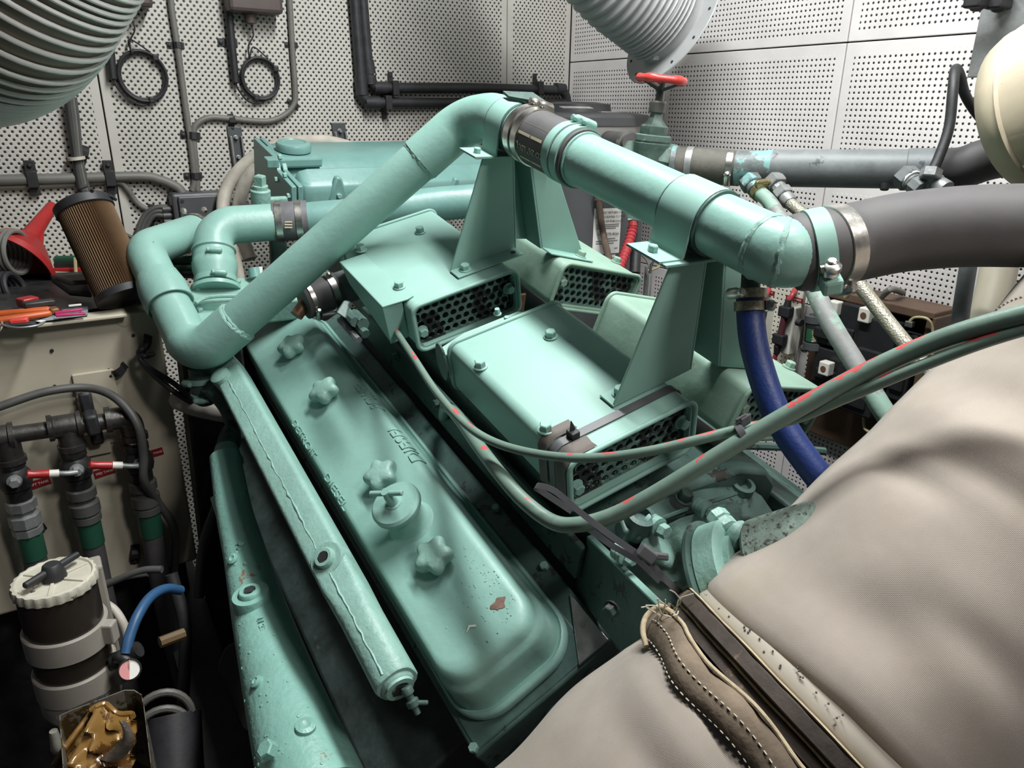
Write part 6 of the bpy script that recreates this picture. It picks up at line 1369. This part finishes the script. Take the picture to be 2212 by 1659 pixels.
# ================================================================ fuel filter and clutter at the lower left
lidc = P(118, 1252, 1.13); dn_ = A(0, 0, -1)
rf = thing('fuel_filter', lidc-A(0, 0, .30), 'fuel filter with cream lid, brown bowl and two beige bands at lower left', 'filter')
rr0 = .0580
lean = unit(A(.0, 0, 1))
part('body', MB().lathe(lidc-lean*.225, lean, [(rr0*.94, 0), (rr0*.94, .215)], 48), BROWNB, rf)
n = 48; lid = []
for r, h in ((rr0*.9, -.012), (rr0*.99, -.010), (rr0*1.0, 0.0), (rr0*.97, .005), (rr0*.90, .006), (rr0*.86, .003), (rr0*.3, .002), (rr0*.27, .006), (.001, .007)):
    lid.append([lidc+A((r+(.0012*math.sin(24*q) if r > rr0*.95 else 0))*math.cos(q), (r+(.0012*math.sin(24*q) if r > rr0*.95 else 0))*math.sin(q), h) for q in np.linspace(0, 2*math.pi, 97)[:-1]])
ld = part('lid', MB().loft(lid), DIRTY, rf, 50)
for k in range(6):
    a = math.pi*k/3+.35; d_ = A(math.cos(a), math.sin(a), 0); part('lid_rib', MB().box(lidc+d_*rr0*.58+A(0, 0, .0035), (rr0*.56, .005, .004), d_, A(-d_[1], d_[0], 0), (0, 0, 1)), DIRTY, ld, 0, .001)
thd = unit(PZ(170, 1212, lidc[2]+.02)-PZ(88, 1262, lidc[2]+.02))
part('handle_hub', MB().lathe(lidc+A(0, 0, .004), (0, 0, 1), [(.018, 0), (.017, .008), (.0125, .022), (.010, .024)], 24), BLACK, rf)
part('t_handle', MB().tube([lidc+A(0, 0, .018)+thd*q for q in (-.046, -.044, -.014, .014, .044, .046)], [.003, .0052, .006, .006, .0052, .003], 12), BLACK, rf, label='black T handle')
for z0_b, hb in ((-.118, .040), (-.198, .042)):
    part('band', MB().lathe(lidc+A(0, 0, z0_b), (0, 0, 1), [(rr0*.98, 0), (rr0*1.03, .001), (rr0*1.03, hb-.002), (rr0*1.0, hb)], 48), BEIGE, rf)
    part('band_lug', MB().box(lidc+A(.052, -.030, z0_b+hb/2), (.03, .02, hb*.9), unit(A(.8, -.5, 0)), unit(A(.5, .8, 0)), (0, 0, 1)), BEIGE, rf, 0, .003)
part('base', MB().lathe(lidc+A(0, 0, -.245), (0, 0, 1), [(rr0*.5, 0), (rr0*.9, .006), (rr0*1.0, .02), (rr0*1.0, .046)], 40), BEIGE, rf)
for dx, dy in ((-.045, -.045), (.05, -.03)): part('drain_knob', MB().lathe(lidc+A(dx, dy, -.275), (0, 0, 1), [(.008, 0), (.010, .006), (.008, .02), (.006, .04)], 12), DIRTY, rf)
part('mount_bracket', MB().box(lidc+A(.005, .075, -.14), (.12, .04, .22)), BEIGE, rf, 0, .004)
gq = P(280, 1447, 1.14); ga = thing('vacuum_gauge', gq, 'small round gauge with half pink half white dial at lower left', 'gauge')
gd_ = unit(CAM-gq+A(0, 0, .15)); gX, gY, gZ = frame(gd_)
part('case', MB().lathe(gq-gd_*.02, gd_, [(.012, 0), (.0168, .004), (.0168, .022), (.015, .024), (.0145, .0205), (.001, .0205)], 32), DARK, ga)
nc = math.atan2(-DWN @ gY, -DWN @ gX)
for m_, a0, a1 in ((DIALR, nc, nc+math.pi), (DIAL, nc-math.pi, nc)):
    part('dial', MB().add([gq+gd_*.0012]+[gq+gd_*.0012+(gX*math.cos(q)+gY*math.sin(q))*.0142 for q in np.linspace(a0, a1, 14)], [list(range(15))]), m_, ga, 0)
part('pointer', MB().box(gq+gd_*.0018-DWN*.004, (.0016, .022, .0005), np.cross(-DWN, gd_), -DWN, gd_), PAPER, ga, 0)
part('stem', MB().tube(cr([gq-gd_*.02, gq-gd_*.03+A(0, .01, .01), P(262, 1420, 1.17), P(250, 1425, 1.18)], 4), .010, 10), DARK, ga)
solo('gauge_tee', MB().tube([P(245, 1428, 1.18), P(272, 1418, 1.18), P(300, 1402, 1.18)], .013, 12), DARK, 'dark tee pipe behind the gauge', 'pipe')
solo('blue_hose', MB().tube(cr([P(272, 1412, 1.17), P(280, 1375, 1.18), P(298, 1330, 1.2), P(325, 1290, 1.24), P(358, 1272, 1.28), P(390, 1275, 1.32)], 6), .0085, 12), BLUEL, 'pale blue hose rising behind the gauge at lower left', 'hose')
solo('tan_hose', MB().tube(cr([P(222, 1300, 1.3), P(248, 1318, 1.3), P(268, 1350, 1.3), P(280, 1390, 1.3)], 6), .007, 10), WHITEH, 'tan hose curving right of the fuel filter', 'hose')
solo('rusty_bar', MB().tube([P(345, 1388, 1.3), P(398, 1368, 1.33)], .010, 8), mat('rust_bar', (.14, .09, .04), .6), 'rusty short bar behind the gauge', 'bar')
for k, (pts_, r_, lb) in enumerate((([(190, 1330), (215, 1275), (260, 1250), (310, 1232), (350, 1230)], .007, 'dark cable draped along the foot of the tank'), ([(215, 1262), (270, 1248), (320, 1240)], .005, 'second dark cable along the foot of the tank'), ([(430, 1290), (440, 1180), (470, 1090)], .010, 'dark hose rising in the shadow left of the manifold'), ([(370, 1240), (400, 1360), (395, 1520)], .012, 'dark hose hanging in the shadow behind the gauge'))):
    solo('dark_cable', MB().tube(cr([P(a, b, 1.42) for a, b in pts_], 6), r_, 10), GREYCD if k < 2 else BLACK, lb, 'cable')
t = thing('ribbed_hose', P(370, 1600, 1.25), 'dark ribbed hose in the shadow right of the oily bag', 'hose')
for k in range(4): part('rib', MB().tube([P(352, 1560+35*k, 1.25)+RGT*.052*math.cos(q)*.8-DWN*.05*math.sin(q)+FWD*.02*math.cos(q) for q in np.linspace(.2, 2.9, 14)], .0065, 8), mat('dull_grey_rib_%d' % k, (.10, .095, .085), .5), t)
part('hose_core', MB().tube([P(372, 1545, 1.28), P(378, 1700, 1.24)], .047, 16), BLACK, t)
t = thing('dark_bracket', P(500, 1480, 1.40), 'dark bracket in the shadow left of the exhaust manifold', 'bracket'); part('plate', MB().prism([P(468, 1440, 1.38), P(484, 1400, 1.38), P(535, 1380, 1.40), P(545, 1590, 1.36), P(520, 1575, 1.36)], FWD*.02), DARK, t, 20, .005)
# oily bag in an open can
cx0 = P(222, 1530, 1.06); can = thing('open_can', cx0-A(0, 0, .2), 'open metal box with dark oily sides at the bottom left edge', 'can')
X_ = unit(A(RGT[0], RGT[1], 0)); Y_ = A(-X_[1], X_[0], 0)
lipz = P(235, 1500, 1.05)[2]
def cz(px, py): return PZ(px, py, lipz)
foot = [cz(128, 1545), cz(150, 1535), cz(230, 1505), cz(268, 1490), cz(290, 1490), cz(306, 1500), cz(312, 1530), cz(330, 1680), cz(350, 1860), cz(150, 1880)]
ctr = sum(foot)/len(foot)
ou = foot; inn_ = [q+(ctr-q)*.02 for q in foot]; dz = A(0, 0, -.20)
part('side', MB().loft([[q+dz for q in ou], ou, inn_, [q+dz for q in inn_]], False, False), mat('oily_can', (.30, .27, .22), .35, metal=.5, var=.3, scale=12, spots=(.09, .06, .02), spot_amt=.5), can, 20)
part('tab', MB().prism([P(118, 1548, 1.05), P(225, 1500, 1.07), P(228, 1530, 1.07), P(140, 1590, 1.04), P(128, 1580, 1.04)], FWD*.004), DARK, can, 20, .001); part('tab_hole', MB().cyl(P(213, 1518, 1.066), P(213, 1518, 1.0685), .008, n=14), BLACK, can)
GOLD = mat('oily_gold_foil', (.24, .135, .04), .22, metal=.2, var=.5, scale=16, bump=.5, bscale=30, spots=(.09, .04, .012), spot_amt=.52, spot_scale=11, var2=(.20, .10, .025), coat=.6)
def folds(s, t_): return .010*math.sin(9*s+4*t_)+.007*math.sin(21*s-13*t_+1)+.006*math.sin(5*s+27*t_)+.012*abs(math.sin(6.5*s+2.5*t_+.6))
bag = []
for i in range(30):
    s = i/29; row = []
    for j in range(26):
        q = j/25; a_, b_, c_, d_ = (P(124, 1632, 1.02), P(292, 1522, 1.04), P(305, 1760, .98), P(150, 1800, .98))
        p_ = (a_*(1-s)+b_*s)*(1-q)+(d_*(1-s)+c_*s)*q
        lift_ = -(FWD*.05*math.sin(math.pi*q)*math.sin(math.pi*s))
        row.append(p_-FWD*folds(s*1.2, q*1.5)*1.2+lift_+DWN*(.014*math.sin(7*s+1)*(1-q)-.02*math.sin(math.pi*s)*(1-q)))
    bag.append(row)
bg = thing('oily_bag', P(215, 1620, 1.02), 'crumpled oily gold plastic bag in the open metal box', 'bag')
part('bag', MB().sheet(bag), GOLD, bg, 75)
part('bag_lip', MB().tube(cr([bag[i][0] for i in range(0, 30, 3)]+[bag[29][0]], 3), .004, 8), GOLD, bg)
part('grey_fold', MB().sheet([[P(240+20*s+25*math.sin(3*s), 1640-85*s, .975)+RGT*.012*(q-.5)*2*(1.3-s)-FWD*.006*math.sin(3.1*q) for q in np.linspace(0, 1, 6)] for s in np.linspace(0, 1, 8)]), mat('oily_dark_film', (.10, .085, .07), .15, var=.4, scale=30, bump=.5, coat=.5), bg, 70)
